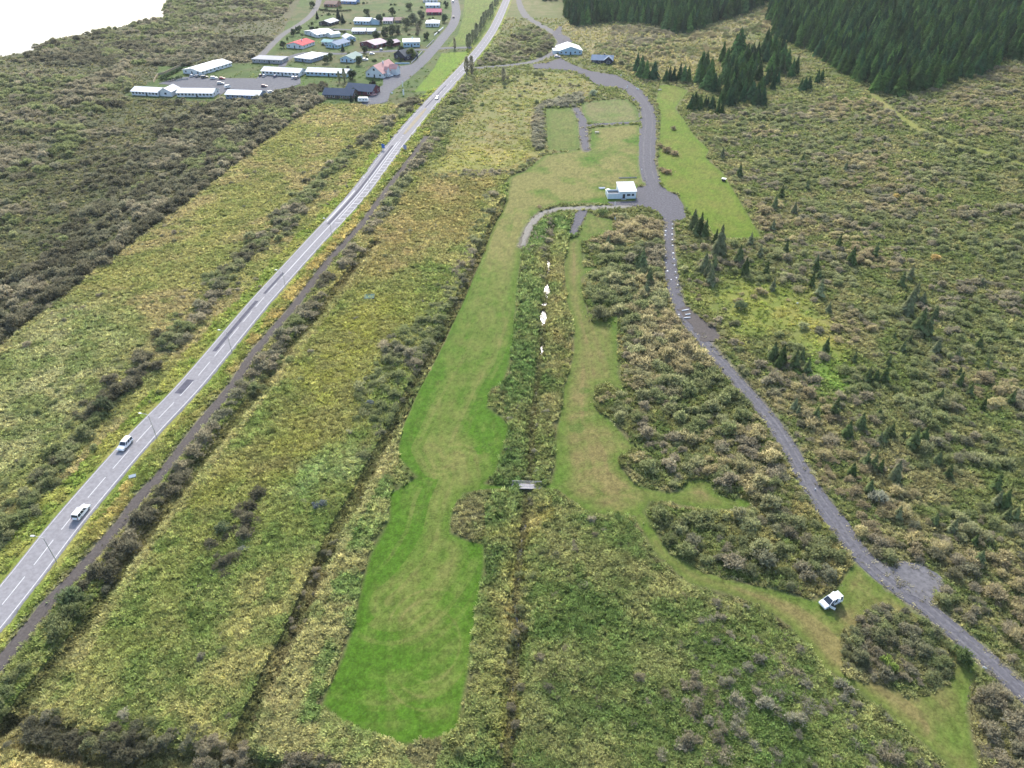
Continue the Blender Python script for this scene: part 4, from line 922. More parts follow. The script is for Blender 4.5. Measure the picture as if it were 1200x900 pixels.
scatter('rough_grass', np.stack([tx, ty, tz - .06], 1), np.stack([rng.normal(size=n) * .12, rng.normal(size=n) * .12, wind], 1), np.stack([sc * .75, sc * .75, sc * thh * 1.1], 1), rng.integers(0, 6, n), tt, tufts)

# --- spruces
SPL = []    # x, y, height, kind, tint, label, group, parts
def spruce_at(px, py, h, lab, grp, k=None, tint=None):
    w = W(px, py); SPL.append((w[0], w[1], h, random.randrange(4) if k is None else k, tint, lab, grp))
def fill(poly, spacing, h0, h1, jitter=.4):
    P = U(poly); x0, y0 = P.min(0); x1, y1 = P.max(0); gx_, gy_ = np.meshgrid(np.arange(x0, x1, spacing), np.arange(y0, y1, spacing)); x = gx_.ravel() + rng.normal(size=gx_.size) * spacing * jitter * .6; y = gy_.ravel() + rng.normal(size=gx_.size) * spacing * jitter * .6
    m = inside(P, x, y); return x[m], y[m], h0 + (h1 - h0) * rng.random(m.sum())
SPR_T = [(52, 74, 40), (66, 88, 44), (44, 66, 42), (60, 80, 46)]
def spt(): return lin(random.choice(SPR_T)) / K * (1.9 + 2.2 * random.random() ** 1.6)
for px, py, h in ((751, 90, 15), (757, 91, 12), (766, 92, 12), (746, 84, 13), (780, 95, 9), (784, 94, 10), (789, 95, 10), (796, 94, 12), (801, 95, 12), (806, 95, 11)):
    spruce_at(px, py, h, 'dark spruce in the short row above the yellow-green lawn', 'spruces in the short row above the lawn')
for px, py, h in ((865, 62, 20), (846, 72, 15), (851, 78, 14), (858, 80, 16), (866, 84, 16), (873, 78, 17), (880, 74, 15), (886, 73, 15), (878, 85, 14), (860, 92, 15), (869, 95, 14), (852, 98, 13), (876, 98, 13), (820, 92, 16), (826, 88, 17), (832, 92, 15), (817, 97, 14), (828, 104, 14), (836, 108, 13), (850, 112, 13), (857, 108, 14), (864, 112, 13), (872, 110, 12), (846, 122, 11), (853, 124, 11), (861, 122, 12), (869, 120, 11), (880, 118, 13), (886, 122, 13), (893, 121, 12), (810, 128, 10), (814, 124, 9), (820, 128, 10), (826, 126, 8), (833, 128, 9), (841, 132, 8), (889, 112, 12), (897, 100, 11), (901, 96, 12), (855, 118, 10), (866, 104, 13)):
    for q in range(2): spruce_at(px + q * random.uniform(-5, 5), py + q * random.uniform(-3, 2.5), h * (.95 - .25 * q * random.random()), 'tall dark spruce in the clump above the end of the lawn', 'spruces in the clump above the lawn')
for px, py, h in ((903, 84, 14), (908, 80, 14), (893, 66, 14), (900, 60, 14), (897, 72, 13), (904, 68, 14), (911, 66, 14), (898, 52, 13), (907, 56, 14), (916, 62, 13), (917, 72, 13), (915, 86, 13), (921, 82, 14), (927, 90, 12), (932, 86, 12), (905, 105, 9), (911, 98, 9), (942, 106, 9), (947, 104, 8), (938, 104, 7), (957, 97, 9), (962, 95, 8)):
    spruce_at(px, py, h, 'spruce on the scrub just below the big plantation', 'spruces below the plantation')
SCAT = [(842, 297, 11), (812, 268, 8), (820, 272, 8), (826, 276, 7), (747, 314, 7), (752, 316, 8), (760, 334, 7), (757, 345, 6), (825, 318, 7), (832, 333, 7), (829, 324, 6), (865, 308, 7), (872, 323, 7), (897, 323, 6), (879, 286, 5), (846, 185, 5), (866, 207, 6), (920, 296, 5), (982, 290, 6), (996, 310, 7), (1025, 300, 6), (955, 318, 5), (950, 336, 6), (959, 347, 7), (1065, 328, 6), (1055, 335, 6), (1062, 366, 8), (1070, 352, 7), (1075, 388, 8), (1085, 392, 7), (905, 421, 6), (915, 425, 6), (930, 430, 6), (945, 436, 5), (967, 411, 5), (1000, 424, 4), (1015, 447, 5), (1035, 446, 5), (1040, 427, 4), (1057, 411, 4), (977, 486, 6), (1007, 502, 5), (992, 511, 5), (1035, 516, 5), (1068, 524, 6.5), (1080, 519, 5), (1022, 549, 5), (997, 557, 4), (1047, 562, 6), (1017, 577, 4), (1165, 573, 5), (1175, 592, 5), (1187, 608, 4), (1097, 543, 4), (1115, 622, 4), (1110, 558, 4), (912, 430, 5), (938, 424, 5), (970, 366, 4), (1120, 420, 4), (815, 275, 7), (838, 286, 6), (836, 315, 6), (905, 340, 5), (1145, 660, 4), (862, 478, 5), (866, 488, 4), (712, 290, 5), (930, 480, 4), (955, 492, 4.5), (1150, 480, 4), (1100, 470, 4), (890, 300, 5), (905, 270, 5), (930, 250, 5), (915, 232, 6), (907, 245, 6), (990, 200, 5), (940, 190, 5), (945, 222, 6)]
rs = random.Random(3)
for q in range(38):
    SCAT.append((rs.uniform(855, 1190), rs.uniform(300, 640), rs.uniform(2.6, 4.6)))
SCAT = [s for s in SCAT if s[0] > np.interp(s[1], [262, 375, 440, 490, 570, 640], [770, 812, 870, 915, 965, 1015]) or s[0] < 770]
SCAT = SCAT[:70] + [s for s in SCAT[70:] if not (inside(CLEAR, *unp([s[:2]])[:, :2].T)[0] or inside(GREENC, *unp([s[:2]])[:, :2].T)[0])]
GREYSP = [(92, 100, 66), (84, 94, 60), (104, 108, 78), (72, 84, 50)]
def scat_label(px, py):
    if px < 770: return 'young grey-green spruce in the thicket left of the gravel path', 'spruces in the left thicket'
    if py < 350 and px < 900: return 'grey-green spruce just below the yellow-green lawn', 'spruces below the lawn'
    if py < 400: return 'young spruce in the scrub high on the hillside', 'spruces high on the hillside'
    if px < 960: return 'grey spruce in the small group below the clearing', 'spruces below the clearing'
    return 'young pale spruce on the hillside beside the gravel path', 'spruces on the lower hillside'
for px, py, h in SCAT:
    l, g_ = scat_label(px, py); spruce_at(px, py, h * 1.12, l, g_, k=random.choice((0, 1, 4, 4, 4)), tint=lin(random.choice(GREYSP)) / K * (1.9 + .9 * random.random()))
x, y, h = fill([(662, 14), (668, 27), (677, 33), (692, 28), (705, 26), (725, 25), (745, 27), (770, 30), (790, 40), (803, 38), (815, 35), (837, 26), (858, 20), (875, 15), (897, 3), (915, -10), (900, -45), (665, -45)], 5.2, 12, 18)
px_, py_, _ = proj(x, y, hill(x, y)); o_ = np.argsort(-py_)
for i in o_[:50]: SPL.append((x[i], y[i], h[i], random.randrange(3), None, 'tall spruce at the front of the dark stand behind the hall', 'spruces at the front of the dark stand'))
rest = [(x[i], y[i], h[i]) for i in o_[50:]]
for q in range(34):
    w = W(random.uniform(848, 893), random.uniform(74, 116)); rest.append((w.x, w.y, random.uniform(8, 13)))
x, y, h = fill([(636, 2), (660, 0), (690, 2), (690, -30), (620, -30)], 6, 8, 13)
rest += list(zip(x, y, h))
x, y, h = fill([(898, 22), (905, 40), (915, 48), (945, 58), (965, 70), (985, 86), (1000, 92), (1020, 104), (1032, 112), (1050, 112), (1080, 106), (1110, 99), (1150, 88), (1200, 66), (1290, 40), (1420, 10), (1420, -70), (915, -70), (905, -10)], 5.6, 9, 16)
px_, py_, _ = proj(x, y, hill(x, y)); vis = (px_ > -5) & (px_ < 1205)
edge = np.full(len(x), -1e9)
o_ = np.argsort(-(py_ - np.interp(px_, [898, 915, 965, 1030, 1080, 1200, 1300], [25, 50, 72, 112, 106, 67, 38]) - 1000 * ~vis))
n_edge = max(0, 286 - len(SPL))
for i in o_[:n_edge]: SPL.append((x[i], y[i], h[i], random.randrange(3), None, 'spruce along the lower edge of the plantation on the hillside', 'spruces along the plantation edge'))
rest += [(x[i], y[i], h[i]) for i in o_[n_edge:]]
for (x, y, h, k, t, lab, grp) in SPL:
    o = empty('spruce_tree', (x, y, zat(x, y) - .1), random.random() * 6.28); o.scale = (h * (.85 + .3 * random.random()),) * 2 + (h,)
    tag(o, lab, 'tree', grp); t = spt() if t is None else t
    c = link(bpy.data.objects.new('crown', sp_crown[k]), o); c['tint'] = [float(q) for q in t]
    link(bpy.data.objects.new('trunk', sp_trunk), o)
rest = np.array(rest); n = len(rest); rh = rest[:, 2]
rt = np.array([spt() for _ in range(n)])
scatter('spruce_forest', np.stack([rest[:, 0], rest[:, 1], hill(rest[:, 0], rest[:, 1]) - .1], 1), np.stack([np.zeros(n), np.zeros(n), rng.random(n) * 6.28], 1), np.stack([rh, rh, rh], 1) * np.stack([.85 + .3 * rng.random(n)] * 2 + [np.ones(n)], 1), rng.integers(0, 3, n), rt, spruces)
# ------------------------------------------------------------------ houses
def paint(nm, c, rough=.6, var=.08, scale=.6): return mat(nm, c, rough, .3, var=var, scale=scale)
ROOFC = {'white': (.74, .74, .73), 'red': (.46, .07, .08), 'pink': (.52, .30, .27), 'navy': (.06, .085, .125), 'green': (.24, .31, .27), 'teal': (.26, .42, .40), 'grey': (.30, .31, .33), 'lilac': (.50, .40, .42), 'bluegrey': (.20, .25, .32), 'rose': (.42, .12, .17), 'dark': (.09, .10, .11), 'brown': (.22, .15, .12), 'palegrey': (.52, .53, .54)}
WALLC = {'white': (.62, .64, .66), 'paleblue': (.36, .50, .60), 'bluegrey': (.20, .25, .33), 'grey': (.26, .27, .29), 'black': (.035, .03, .035), 'maroon': (.12, .03, .045), 'blue': (.13, .22, .42), 'cream': (.62, .58, .50), 'brick': (.30, .14, .10), 'navy': (.03, .035, .06), 'brown': (.10, .07, .06)}
RM = {k: mat('roof_' + k, v, .85, .12, var=.1, scale=.5) for k, v in ROOFC.items()}
WM = {k: mat('wall_' + k, v, .75, .25, var=.08, scale=.8) for k, v in WALLC.items()}
M['glass'] = mat('window_glass', (.03, .04, .055), .15, .6)
M['white'] = mat('white_trim', (.78, .78, .77), .55, .3, var=.05)
M['dark'] = mat('dark_trim', (.03, .03, .035), .6, .3)
M['conc'] = mat('concrete', (.36, .36, .35), .9, .15, var=.15, scale=1.5)
M['wood'] = mat('weathered_wood', (.36, .34, .33), .85, .15, var=.25, scale=3)
M['woodtan'] = mat('tan_wood', (.36, .29, .19), .85, .15, var=.2, scale=3)
M['steel'] = mat('steel', (.42, .43, .44), .4, .5, metal=.6)

def window_part(root, x, y, z, w, h, face='front', frame='white'):
    """a frame with its pane, standing 4 cm out of the wall"""
    mb = MB(); f = .1
    def bx(a0, a1, z0, z1, d0, d1, m):
        if face == 'front': mb.box(x + a0, x + a1, y - d1, y - d0, z0, z1, m)
        elif face == 'right': mb.box(x + d0, x + d1, y + a0, y + a1, z0, z1, m)
        else: mb.box(x - d1, x - d0, y + a0, y + a1, z0, z1, m)
    bx(-w / 2, w / 2, z, z + h, -.05, .03, 0)
    bx(-w / 2 - f, -w / 2, z - f, z + h + f, -.05, .06, 1); bx(w / 2, w / 2 + f, z - f, z + h + f, -.05, .06, 1)
    bx(-w / 2, w / 2, z - f, z, -.05, .06, 1); bx(-w / 2, w / 2, z + h, z + h + f, -.05, .06, 1)
    return mb.build('window', [M['glass'], M[frame]], root)
def door_part(root, x, y, w=1.0, h=2.1, m='dark', face='front'):
    mb = MB()
    if face == 'front': mb.box(x - w / 2, x + w / 2, y - .06, y + .05, .05, h)
    else: mb.box(x - .05, x + .06, y - w / 2, y + w / 2, .05, h)
    return mb.build('door', M[m], root)

def block(root, L, D, h, roof, rise, rm, wm, ox=0, oy=0, ov=.55, ridge='x', base=.0):
    """walls and roof of one wing, its front left corner at (ox, oy)"""
    mb = MB(); x0, x1, y0, y1 = ox, ox + L, oy, oy + D
    rf = MB(); t = .16
    if roof == 'flat':
        mb.box(x0, x1, y0, y1, -.3, h); rf.box(x0 - ov, x1 + ov, y0 - ov, y1 + ov, h + .003, h + .3)
    elif roof == 'shed':
        mb.add([(x0, y0, -.3), (x1, y0, -.3), (x1, y1, -.3), (x0, y1, -.3), (x0, y0, h), (x1, y0, h), (x1, y1, h + rise), (x0, y1, h + rise)], [(0, 1, 5, 4), (1, 2, 6, 5), (2, 3, 7, 6), (3, 0, 4, 7), (4, 5, 6, 7)])
        s = rise / D; za, zb = h - ov * s + .01, h + rise + ov * s + .01
        rf.add([(x0 - ov, y0 - ov, za), (x1 + ov, y0 - ov, za), (x1 + ov, y1 + ov, zb), (x0 - ov, y1 + ov, zb), (x0 - ov, y0 - ov, za + t), (x1 + ov, y0 - ov, za + t), (x1 + ov, y1 + ov, zb + t), (x0 - ov, y1 + ov, zb + t)], [(0, 1, 5, 4), (1, 2, 6, 5), (2, 3, 7, 6), (3, 0, 4, 7), (4, 5, 6, 7), (3, 2, 1, 0)])
    elif roof == 'hip':
        mb.box(x0, x1, y0, y1, -.3, h); i = min(L, D) / 2
        if L >= D: r = [(x0 - ov + i, (y0 + y1) / 2, h + rise), (x1 + ov - i, (y0 + y1) / 2, h + rise)]
        else: r = [((x0 + x1) / 2, y0 - ov + i, h + rise), ((x0 + x1) / 2, y1 + ov - i, h + rise)]
        e = [(x0 - ov, y0 - ov), (x1 + ov, y0 - ov), (x1 + ov, y1 + ov), (x0 - ov, y1 + ov)]
        v = [(*q, h + .003) for q in e] + [(*q, h + .15) for q in e] + r
        fs = [(0, 1, 5, 4), (1, 2, 6, 5), (2, 3, 7, 6), (3, 0, 4, 7), (3, 2, 1, 0)]
        fs += [(4, 5, 9, 8), (5, 6, 9), (6, 7, 8, 9), (7, 4, 8)] if L >= D else [(4, 5, 8), (5, 6, 9, 8), (6, 7, 9), (7, 4, 8, 9)]
        rf.add(v, fs)
    else:
        if ridge == 'x':
            ym = (y0 + y1) / 2
            mb.add([(x0, y0, -.3), (x1, y0, -.3), (x1, y1, -.3), (x0, y1, -.3), (x0, y0, h), (x1, y0, h), (x1, y1, h), (x0, y1, h), (x0, ym, h + rise), (x1, ym, h + rise)],
                   [(0, 1, 5, 4), (2, 3, 7, 6), (1, 2, 6, 9, 5), (3, 0, 4, 8, 7), (4, 5, 9, 8), (6, 7, 8, 9)])
            s = rise / (D / 2)
            for sgn, ya, yb in ((1, y0 - ov, ym), (-1, y1 + ov, ym)):
                za, zb = h - ov * s + .015, h + rise + .015
                rf.add([(x0 - ov, ya, za), (x1 + ov, ya, za), (x1 + ov, yb, zb), (x0 - ov, yb, zb), (x0 - ov, ya, za + t), (x1 + ov, ya, za + t), (x1 + ov, yb, zb + t), (x0 - ov, yb, zb + t)], [(0, 1, 5, 4), (1, 2, 6, 5), (3, 0, 4, 7), (4, 5, 6, 7), (3, 2, 1, 0)])
        else:
            xm = (x0 + x1) / 2
            mb.add([(x0, y0, -.3), (x1, y0, -.3), (x1, y1, -.3), (x0, y1, -.3), (x0, y0, h), (x1, y0, h), (x1, y1, h), (x0, y1, h), (xm, y0, h + rise), (xm, y1, h + rise)],
                   [(0, 1, 5, 8, 4), (2, 3, 7, 9, 6), (1, 2, 6, 5), (3, 0, 4, 7), (4, 8, 9, 7), (5, 6, 9, 8)])
            s = rise / (L / 2)
            for xa, xb in ((x0 - ov, xm), (x1 + ov, xm)):
                za, zb = h - ov * s + .015, h + rise + .015
                rf.add([(xa, y0 - ov, za), (xb, y0 - ov, zb), (xb, y1 + ov, zb), (xa, y1 + ov, za), (xa, y0 - ov, za + t), (xb, y0 - ov, zb + t), (xb, y1 + ov, zb + t), (xa, y1 + ov, za + t)], [(0, 1, 5, 4), (2, 3, 7, 6), (3, 0, 4, 7), (4, 5, 6, 7), (3, 2, 1, 0)])
    mb.build('wall', wm, root); return rf.build('roof', rm, root)

def frame_at(pl, pr):
    a, c = W(*pl), W(*pr); d = c - a; return a, math.atan2(d.y, d.x), math.hypot(d.x, d.y)
def house(pl, pr, D, h, roof, rise, rc, wc, label, ridge='x', nwin=4, door=True, chimney=False, side=2, win=(1.3, 1.2), name='house', cat='house', group='houses of the village', doorm='dark', frame='white'):
    a, rz, L = frame_at(pl, pr); root = empty(name, (a.x, a.y, a.z), rz); tag(root, label, cat, group)
    h *= .88; D *= 1.22 if ridge == 'x' else 1.05; rise *= 1.1
    rf = block(root, L, D, h, roof, rise, RM[rc], WM[wc], ridge=ridge)
    slots = nwin + (1 if door else 0); dpos = slots // 2
    for k in range(slots):
        x = L * (k + .5) / slots
        if door and k == dpos: door_part(root, x, 0, m=doorm)
        else: window_part(root, x, 0, h * .38, min(win[0], L / slots * .6), min(win[1], h * .45), frame=frame)
    for k in range(side):
        window_part(root, L, D * (k + .5) / side, h * .38, 1.2, 1.1, 'right', frame); window_part(root, 0, D * (k + .5) / side, h * .38, 1.2, 1.1, 'left', frame)
    if chimney: MB().box(L * .55, L * .55 + .8, D * .5 + .3, D * .5 + 1.1, h, h + rise + .9).build('chimney', WM[wc], rf)
    return root, L
r, L = house((155, 111.5), (186, 113), 9, 2.8, 'gable', 1.4, 'white', 'white', 'white row house with white roof nearest the lake, a gabled end wing on its right', nwin=7, side=1)
block(r, 8, 10, 3.0, 'gable', 1.9, RM['white'], WM['white'], ox=L + .6, oy=1.0, ridge='y'); window_part(r, L + 4.6, 1.0, 1.1, 1.6, 1.2)
house((208, 113.5), (250, 114), 9, 2.8, 'gable', 1.4, 'white', 'white', 'white row house with a dark-windowed front between the lake-end house and the blue-grey one', nwin=9, side=2)
house((265, 115.5), (304, 117), 9, 2.9, 'gable', 1.4, 'white', 'bluegrey', 'blue-grey row house with white roof at the right end of the front row', nwin=6, side=2)
house((215, 86), (236, 88.5), 30, 2.8, 'gable', 1.5, 'white', 'white', 'long white house with white roof running back from the parking lot, hedge at its left', ridge='y', nwin=2, side=8)
house((296, 73.5), (330, 75), 10, 2.8, 'flat', .3, 'grey', 'grey', 'grey flat-roofed house standing by the lakeside lane', nwin=5, side=2)
house((307, 87.5), (351, 90), 9, 2.9, 'gable', 1.5, 'white', 'white', 'white-roofed row house with dark doors facing the parking lot, left of the pair', nwin=9, side=1, win=(1.5, 1.7))
house((359, 88.5), (407, 90.5), 9, 2.9, 'gable', 1.5, 'white', 'paleblue', 'white-roofed pale blue row house with dark doors, right of the pair behind the navy roofs', nwin=9, side=1, win=(1.5, 1.7))
house((336, 56), (355, 57.5), 17, 2.9, 'gable', 1.7, 'red', 'white', 'white house with a bright red roof', ridge='y', nwin=2, side=4, chimney=True)
house((345.5, 71.5), (364.5, 73.8), 17, 2.9, 'hip', 1.6, 'white', 'bluegrey', 'blue-grey house with a broad white hipped roof below the red-roofed house', nwin=4, side=4)
r, L = house((357, 40), (372, 44.5), 16, 2.8, 'gable', 1.5, 'white', 'white', 'white house with a stepped white roof just behind the red-roofed house', ridge='y', nwin=2, side=4)
block(r, 7, 9, 2.6, 'gable', 1.2, RM['white'], WM['white'], ox=L + .5, oy=9, ridge='y')
r, L = house((379, 115), (413, 116.5), 9, 2.6, 'gable', 2.4, 'navy', 'brown', 'low brown building with a long navy roof beside the yellow field', nwin=6, side=1)
house((405, 110), (436, 112.5), 10, 2.9, 'gable', 2.6, 'navy', 'maroon', 'dark red house with a navy roof and white porch behind the caravan', nwin=3, side=2)
r, L = house((429, 90), (449, 92), 20, 3.6, 'gable', 4.2, 'pink', 'white', 'big white two-storey house with a pink tiled roof by the village street', ridge='y', nwin=2, side=4, chimney=True)
for k in range(2):
    block(r, 2.4, 3.2, 4.6, 'gable', 1.6, RM['pink'], WM['white'], ox=L - 1.6, oy=5 + 7 * k, ov=.3)
window_part(r, L / 2, 0, 4.4, 1.6, 1.5); block(r, 5, 5, 4.4, 'gable', 2.2, RM['pink'], WM['white'], ox=L - .3, oy=11, ov=.35)
house((399, 72.5), (414, 73.5), 15, 2.8, 'gable', 1.8, 'green', 'paleblue', 'pale house with a grey-green roof above the right-hand row house', ridge='y', nwin=2, side=3)
r, L = house((422, 54), (440, 57), 14, 3.0, 'gable', 1.7, 'lilac', 'maroon', 'maroon house with a pale pink roof in the middle of the village', ridge='y', nwin=2, side=3)
block(r, 8, 8, 2.8, 'gable', 1.4, RM['lilac'], WM['maroon'], ox=L - 1, oy=13.5, ridge='y')
r, L = house((382, 55.5), (396, 57), 16, 2.8, 'gable', 1.7, 'bluegrey', 'paleblue', 'pale blue house with blue-grey roof and a teal-roofed wing', ridge='y', nwin=3, side=4)
block(r, 9, 8, 2.6, 'gable', 1.3, RM['teal'], WM['white'], ox=-8.5, oy=6, ridge='x'); window_part(r, -4, 6, 1.0, 1.6, 1.2)
house((406, 49), (417, 48), 12, 2.8, 'gable', 1.6, 'palegrey', 'paleblue', 'small pale blue house with a pale grey roof behind the teal wing', ridge='y', nwin=2, side=2)
house((473, 55.5), (492, 55), 12, 4.2, 'hip', 1.3, 'white', 'paleblue', 'square pale blue house with a white roof at the street junction', nwin=4, side=3, chimney=True)
r, L = house((415, 28.5), (433, 29), 12, 3.2, 'gable', 1.7, 'white', 'paleblue', 'pale blue house with a white roof and blue gable at the back street', nwin=4, side=2)
block(r, 8, 9, 3.0, 'gable', 1.8, RM['white'], WM['paleblue'], ox=L + .6, oy=1.2, ridge='y')
house((413, 40), (428, 40), 10, 2.6, 'gable', 1.4, 'white', 'grey', 'low house with a plain white roof in front of the pale blue back-street house', nwin=4, side=2)
house((430.5, 40), (439, 40), 9, 2.6, 'gable', 1.4, 'white', 'grey', 'small white-roofed garage beside the plain white-roofed house', nwin=1, side=1, name='garage', cat='garage')
house((449, 28), (460, 28), 11, 2.8, 'gable', 1.6, 'lilac', 'cream', 'cream house with a pale pink and white roof half hidden by trees', nwin=3, side=2)
house((463, 27), (473, 27), 10, 2.6, 'gable', 1.5, 'brown', 'brown', 'brown-roofed house beside the pale pink roof', nwin=3, side=2)
r, L = house((374, 29.5), (387, 30.5), 14, 2.8, 'gable', 1.6, 'palegrey', 'black', 'black house with a pale grey roof beside a tall spruce', ridge='y', nwin=2, side=3)
house((462, 68), (475, 71), 12, 3.4, 'gable', 3.0, 'dark', 'navy', 'dark house with a white round window behind the big pink-roofed house', ridge='y', nwin=1, side=2)
house((500, 17.5), (517, 17.5), 11, 2.8, 'gable', 1.8, 'rose', 'maroon', 'house with a rose-red roof beside the top of the village street', nwin=3, side=2)
house((499, 31.5), (514, 31.5), 12, 3.2, 'hip', 1.6, 'white', 'white', 'white house with a white roof below the rose-red roof', nwin=4, side=2)
house((499, 9.5), (515, 9.5), 10, 2.8, 'gable', 1.5, 'palegrey', 'paleblue', 'pale house with a grey-white roof just above the rose-red roof', nwin=3, side=2)
house((496, 3), (512, 3), 9, 2.8, 'gable', 1.5, 'white', 'white', 'white-roofed house cut by the top edge beside the village street', nwin=3, side=2)
house((380, 8), (394, 8.5), 11, 3.0, 'gable', 2.0, 'brown', 'brick', 'brick-red house with a brown roof at the top of the village', nwin=3, side=2)
house((400, 4.5), (417, 5), 10, 3.0, 'gable', 1.8, 'palegrey', 'blue', 'blue house with a pale roof cut by the top edge', nwin=3, side=2)
r, L = house((655, 64.5), (682, 64), 17, 3.4, 'gable', 2.6, 'white', 'paleblue', 'pale blue hall with a big white gabled roof by the gravel lot', ridge='y', nwin=4, side=4, name='hall', cat='hall', group=None)
block(r, 4, 6, 2.8, 'shed', .5, RM['white'], WM['white'], ox=-4.2, oy=2.0, ov=.2)
r, L = house((693, 74), (717.5, 75), 9, 2.7, 'gable', 2.2, 'bluegrey', 'navy', 'dark navy timber cabin with a blue-grey roof near the hall', nwin=3, side=2, name='cabin', cat='cabin', group=None, chimney=True)
block(r, 6, 4, 2.9, 'gable', 2.4, RM['bluegrey'], WM['navy'], ox=L * .62, oy=-2.2, ov=.5, ridge='y'); window_part(r, L * .62 + 3, -2.2, 1.0, 2.2, 1.3)
# service hut at the turning place
a, rz, L = frame_at((712, 233.2), (745, 232.6)); hut = empty('service_hut', (a.x, a.y, 0), rz); M['hutwall'] = mat('hut_wall', (.56, .62, .66), .75, .2, var=.08, scale=.8); tag(hut, 'small white service hut with a broad white roof at the gravel turning place', 'hut')
block(hut, 7.4, 8.5, 3.2, 'shed', 1.1, RM['white'], M['hutwall'], ox=L - 7.4, ov=.25)
mb = MB(); x1 = L - 7.4 - .01
mb.box(0, x1, 0, .2, -.3, 2.4).box(0, .2, .2, 5.0, -.3, 2.4).box(.2, x1, 4.8, 5.0, -.3, 2.4); mb.build('yard_wall', M['hutwall'], hut)
MB().box(.2, x1, .2, 4.8, 1.5, 1.7).build('yard_roof', RM['dark'], hut)
door_part(hut, L - 5.4, 0, 1.1, 2.1); window_part(hut, L - 3.3, 0, 1.2, 1.6, 1.0); window_part(hut, L - 1.4, 0, 1.2, 1.2, 1.0)
MB().box(L - 6.6, L - 4.4, -1.2, -.01, -.05, .18).build('step', M['conc'], hut)
mb = MB(); mb.tube((1.0, 5.9, 0), (1.0, 5.9, 2.0), 1.15, n=18).tube((1.0, 5.9, 2.0), (1.0, 5.9, 2.35), 1.15, .5, 18)
t = mb.build('tank', M['white']); t.parent = None; t.matrix_world = Matrix.LocRotScale(Vector((a.x, a.y, 0)), Matrix.Rotation(rz, 3, 'Z').to_quaternion(), None); tag(t, 'round white tank standing behind the left end of the service hut', 'tank')

# ------------------------------------------------------------------ vehicles
PAINT = {}
def car_paint(c):
    if c not in PAINT: PAINT[c] = mat('car_paint', c, .28, .5)
    return PAINT[c]
M['tyre'] = mat('tyre', (.02, .02, .02), .9, .1); M['red_lamp'] = mat('red_lamp', (.35, .01, .01), .3, .5); M['lamp_glass'] = mat('lamp_glass', (.75, .76, .78), .2, .6)
KINDS = {   # length, width, body profile, cabin bottom, cabin top, heights
    'estate': (4.7, 1.86, [(-2.3, .34), (-2.34, .62), (-2.30, 1.02), (.95, 1.06), (2.05, .92), (2.30, .70), (2.32, .40), (2.15, .30)], (-2.22, 1.10), (-1.95, .30), 1.04, 1.66),
    'hatch': (4.1, 1.74, [(-2.0, .32), (-2.05, .60), (-1.98, .92), (.85, .96), (1.80, .80), (2.02, .62), (2.04, .36), (1.9, .28)], (-1.92, 1.05), (-1.45, .15), .94, 1.46),
    'van': (4.7, 1.86, [(-2.3, .34), (-2.32, .7), (-2.30, 1.10), (1.05, 1.12), (2.05, .96), (2.32, .72), (2.34, .38), (2.2, .30)], (-2.24, 1.35), (-2.16, .45), 1.10, 1.90)}
CM = {}
def car_meshes(kind, colr):
    key = (kind, colr)
    if key in CM: return CM[key]
    Lc, Wd, prof, cb, ct, z0, z1 = KINDS[kind]; h = Wd / 2; P = car_paint(colr); out = []
    tmp = []
    o = MB().prism(prof, -h, h).build('body', P, bevel=.06); tmp.append(('body', o, None))
    g = h - .05; g1 = h - .22
    mb = MB().add([(cb[0], -g, z0 - .05), (cb[1], -g, z0 - .05), (cb[1], g, z0 - .05), (cb[0], g, z0 - .05), (ct[0], -g1, z1), (ct[1], -g1, z1), (ct[1], g1, z1), (ct[0], g1, z1)], [(0, 1, 5, 4), (1, 2, 6, 5), (2, 3, 7, 6), (3, 0, 4, 7), (4, 5, 6, 7)])
    tmp.append(('windows', mb.build('windows', M['glass']), None))
    rf = MB(); rf.box(ct[0] - .06, ct[1] + .05, -g1 - .03, g1 + .03, z1 - .02, z1 + .06)
    for s in (-1, 1):
        rf.tube((cb[0] + .03, s * (g + .005), z0 - .02), (ct[0], s * (g1 + .01), z1), .06, n=6); rf.tube((cb[1] - .02, s * (g + .005), z0 - .02), (ct[1], s * (g1 + .01), z1), .055, n=6)
        for q in (.36, .72):
            xb = cb[0] + (cb[1] - cb[0]) * q; xt = ct[0] + (ct[1] - ct[0]) * q; rf.tube((xb, s * (g + .005), z0 - .02), (xt, s * (g1 + .01), z1), .06 if kind != 'van' or q > .5 else .3, n=6)
    tmp.append(('roof', rf.build('roof', P), None))
    for sx in (-1, 1):
        for sy in (-1, 1):
            x = sx * Lc * .305; w = MB().tube((x, sy * (h - .2), .33), (x, sy * (h + .015), .33), .33, n=18).build('wheel', M['tyre']); r = MB().tube((x, sy * (h + .016), .33), (x, sy * (h + .03), .33), .2, n=12).build('rim', M['steel'])
            tmp.append(('wheel', w, r))
    for sy in (-1, 1):
        tmp.append(('headlight', MB().box(Lc * .468, Lc * .497, sy * h * .72 - .2, sy * h * .72 + .2, .62, .78).build('headlight', M['lamp_glass']), None))
        tmp.append(('tail_light', MB().box(-Lc * .505, -Lc * .485, sy * h * .82 - .1, sy * h * .82 + .1, .68, 1.0).build('tail_light', M['red_lamp']), None))
    tmp.append(('number_plate', MB().box(-Lc * .508, -Lc * .49, -.26, .26, .5, .62).build('number_plate', M['white']), None))
    res = []
    for nm, ob, sub in tmp:
        res.append((nm, ob.data, sub.data if sub else None)); bpy.data.objects.remove(ob)
        if sub: bpy.data.objects.remove(sub)
    CM[key] = res; return res
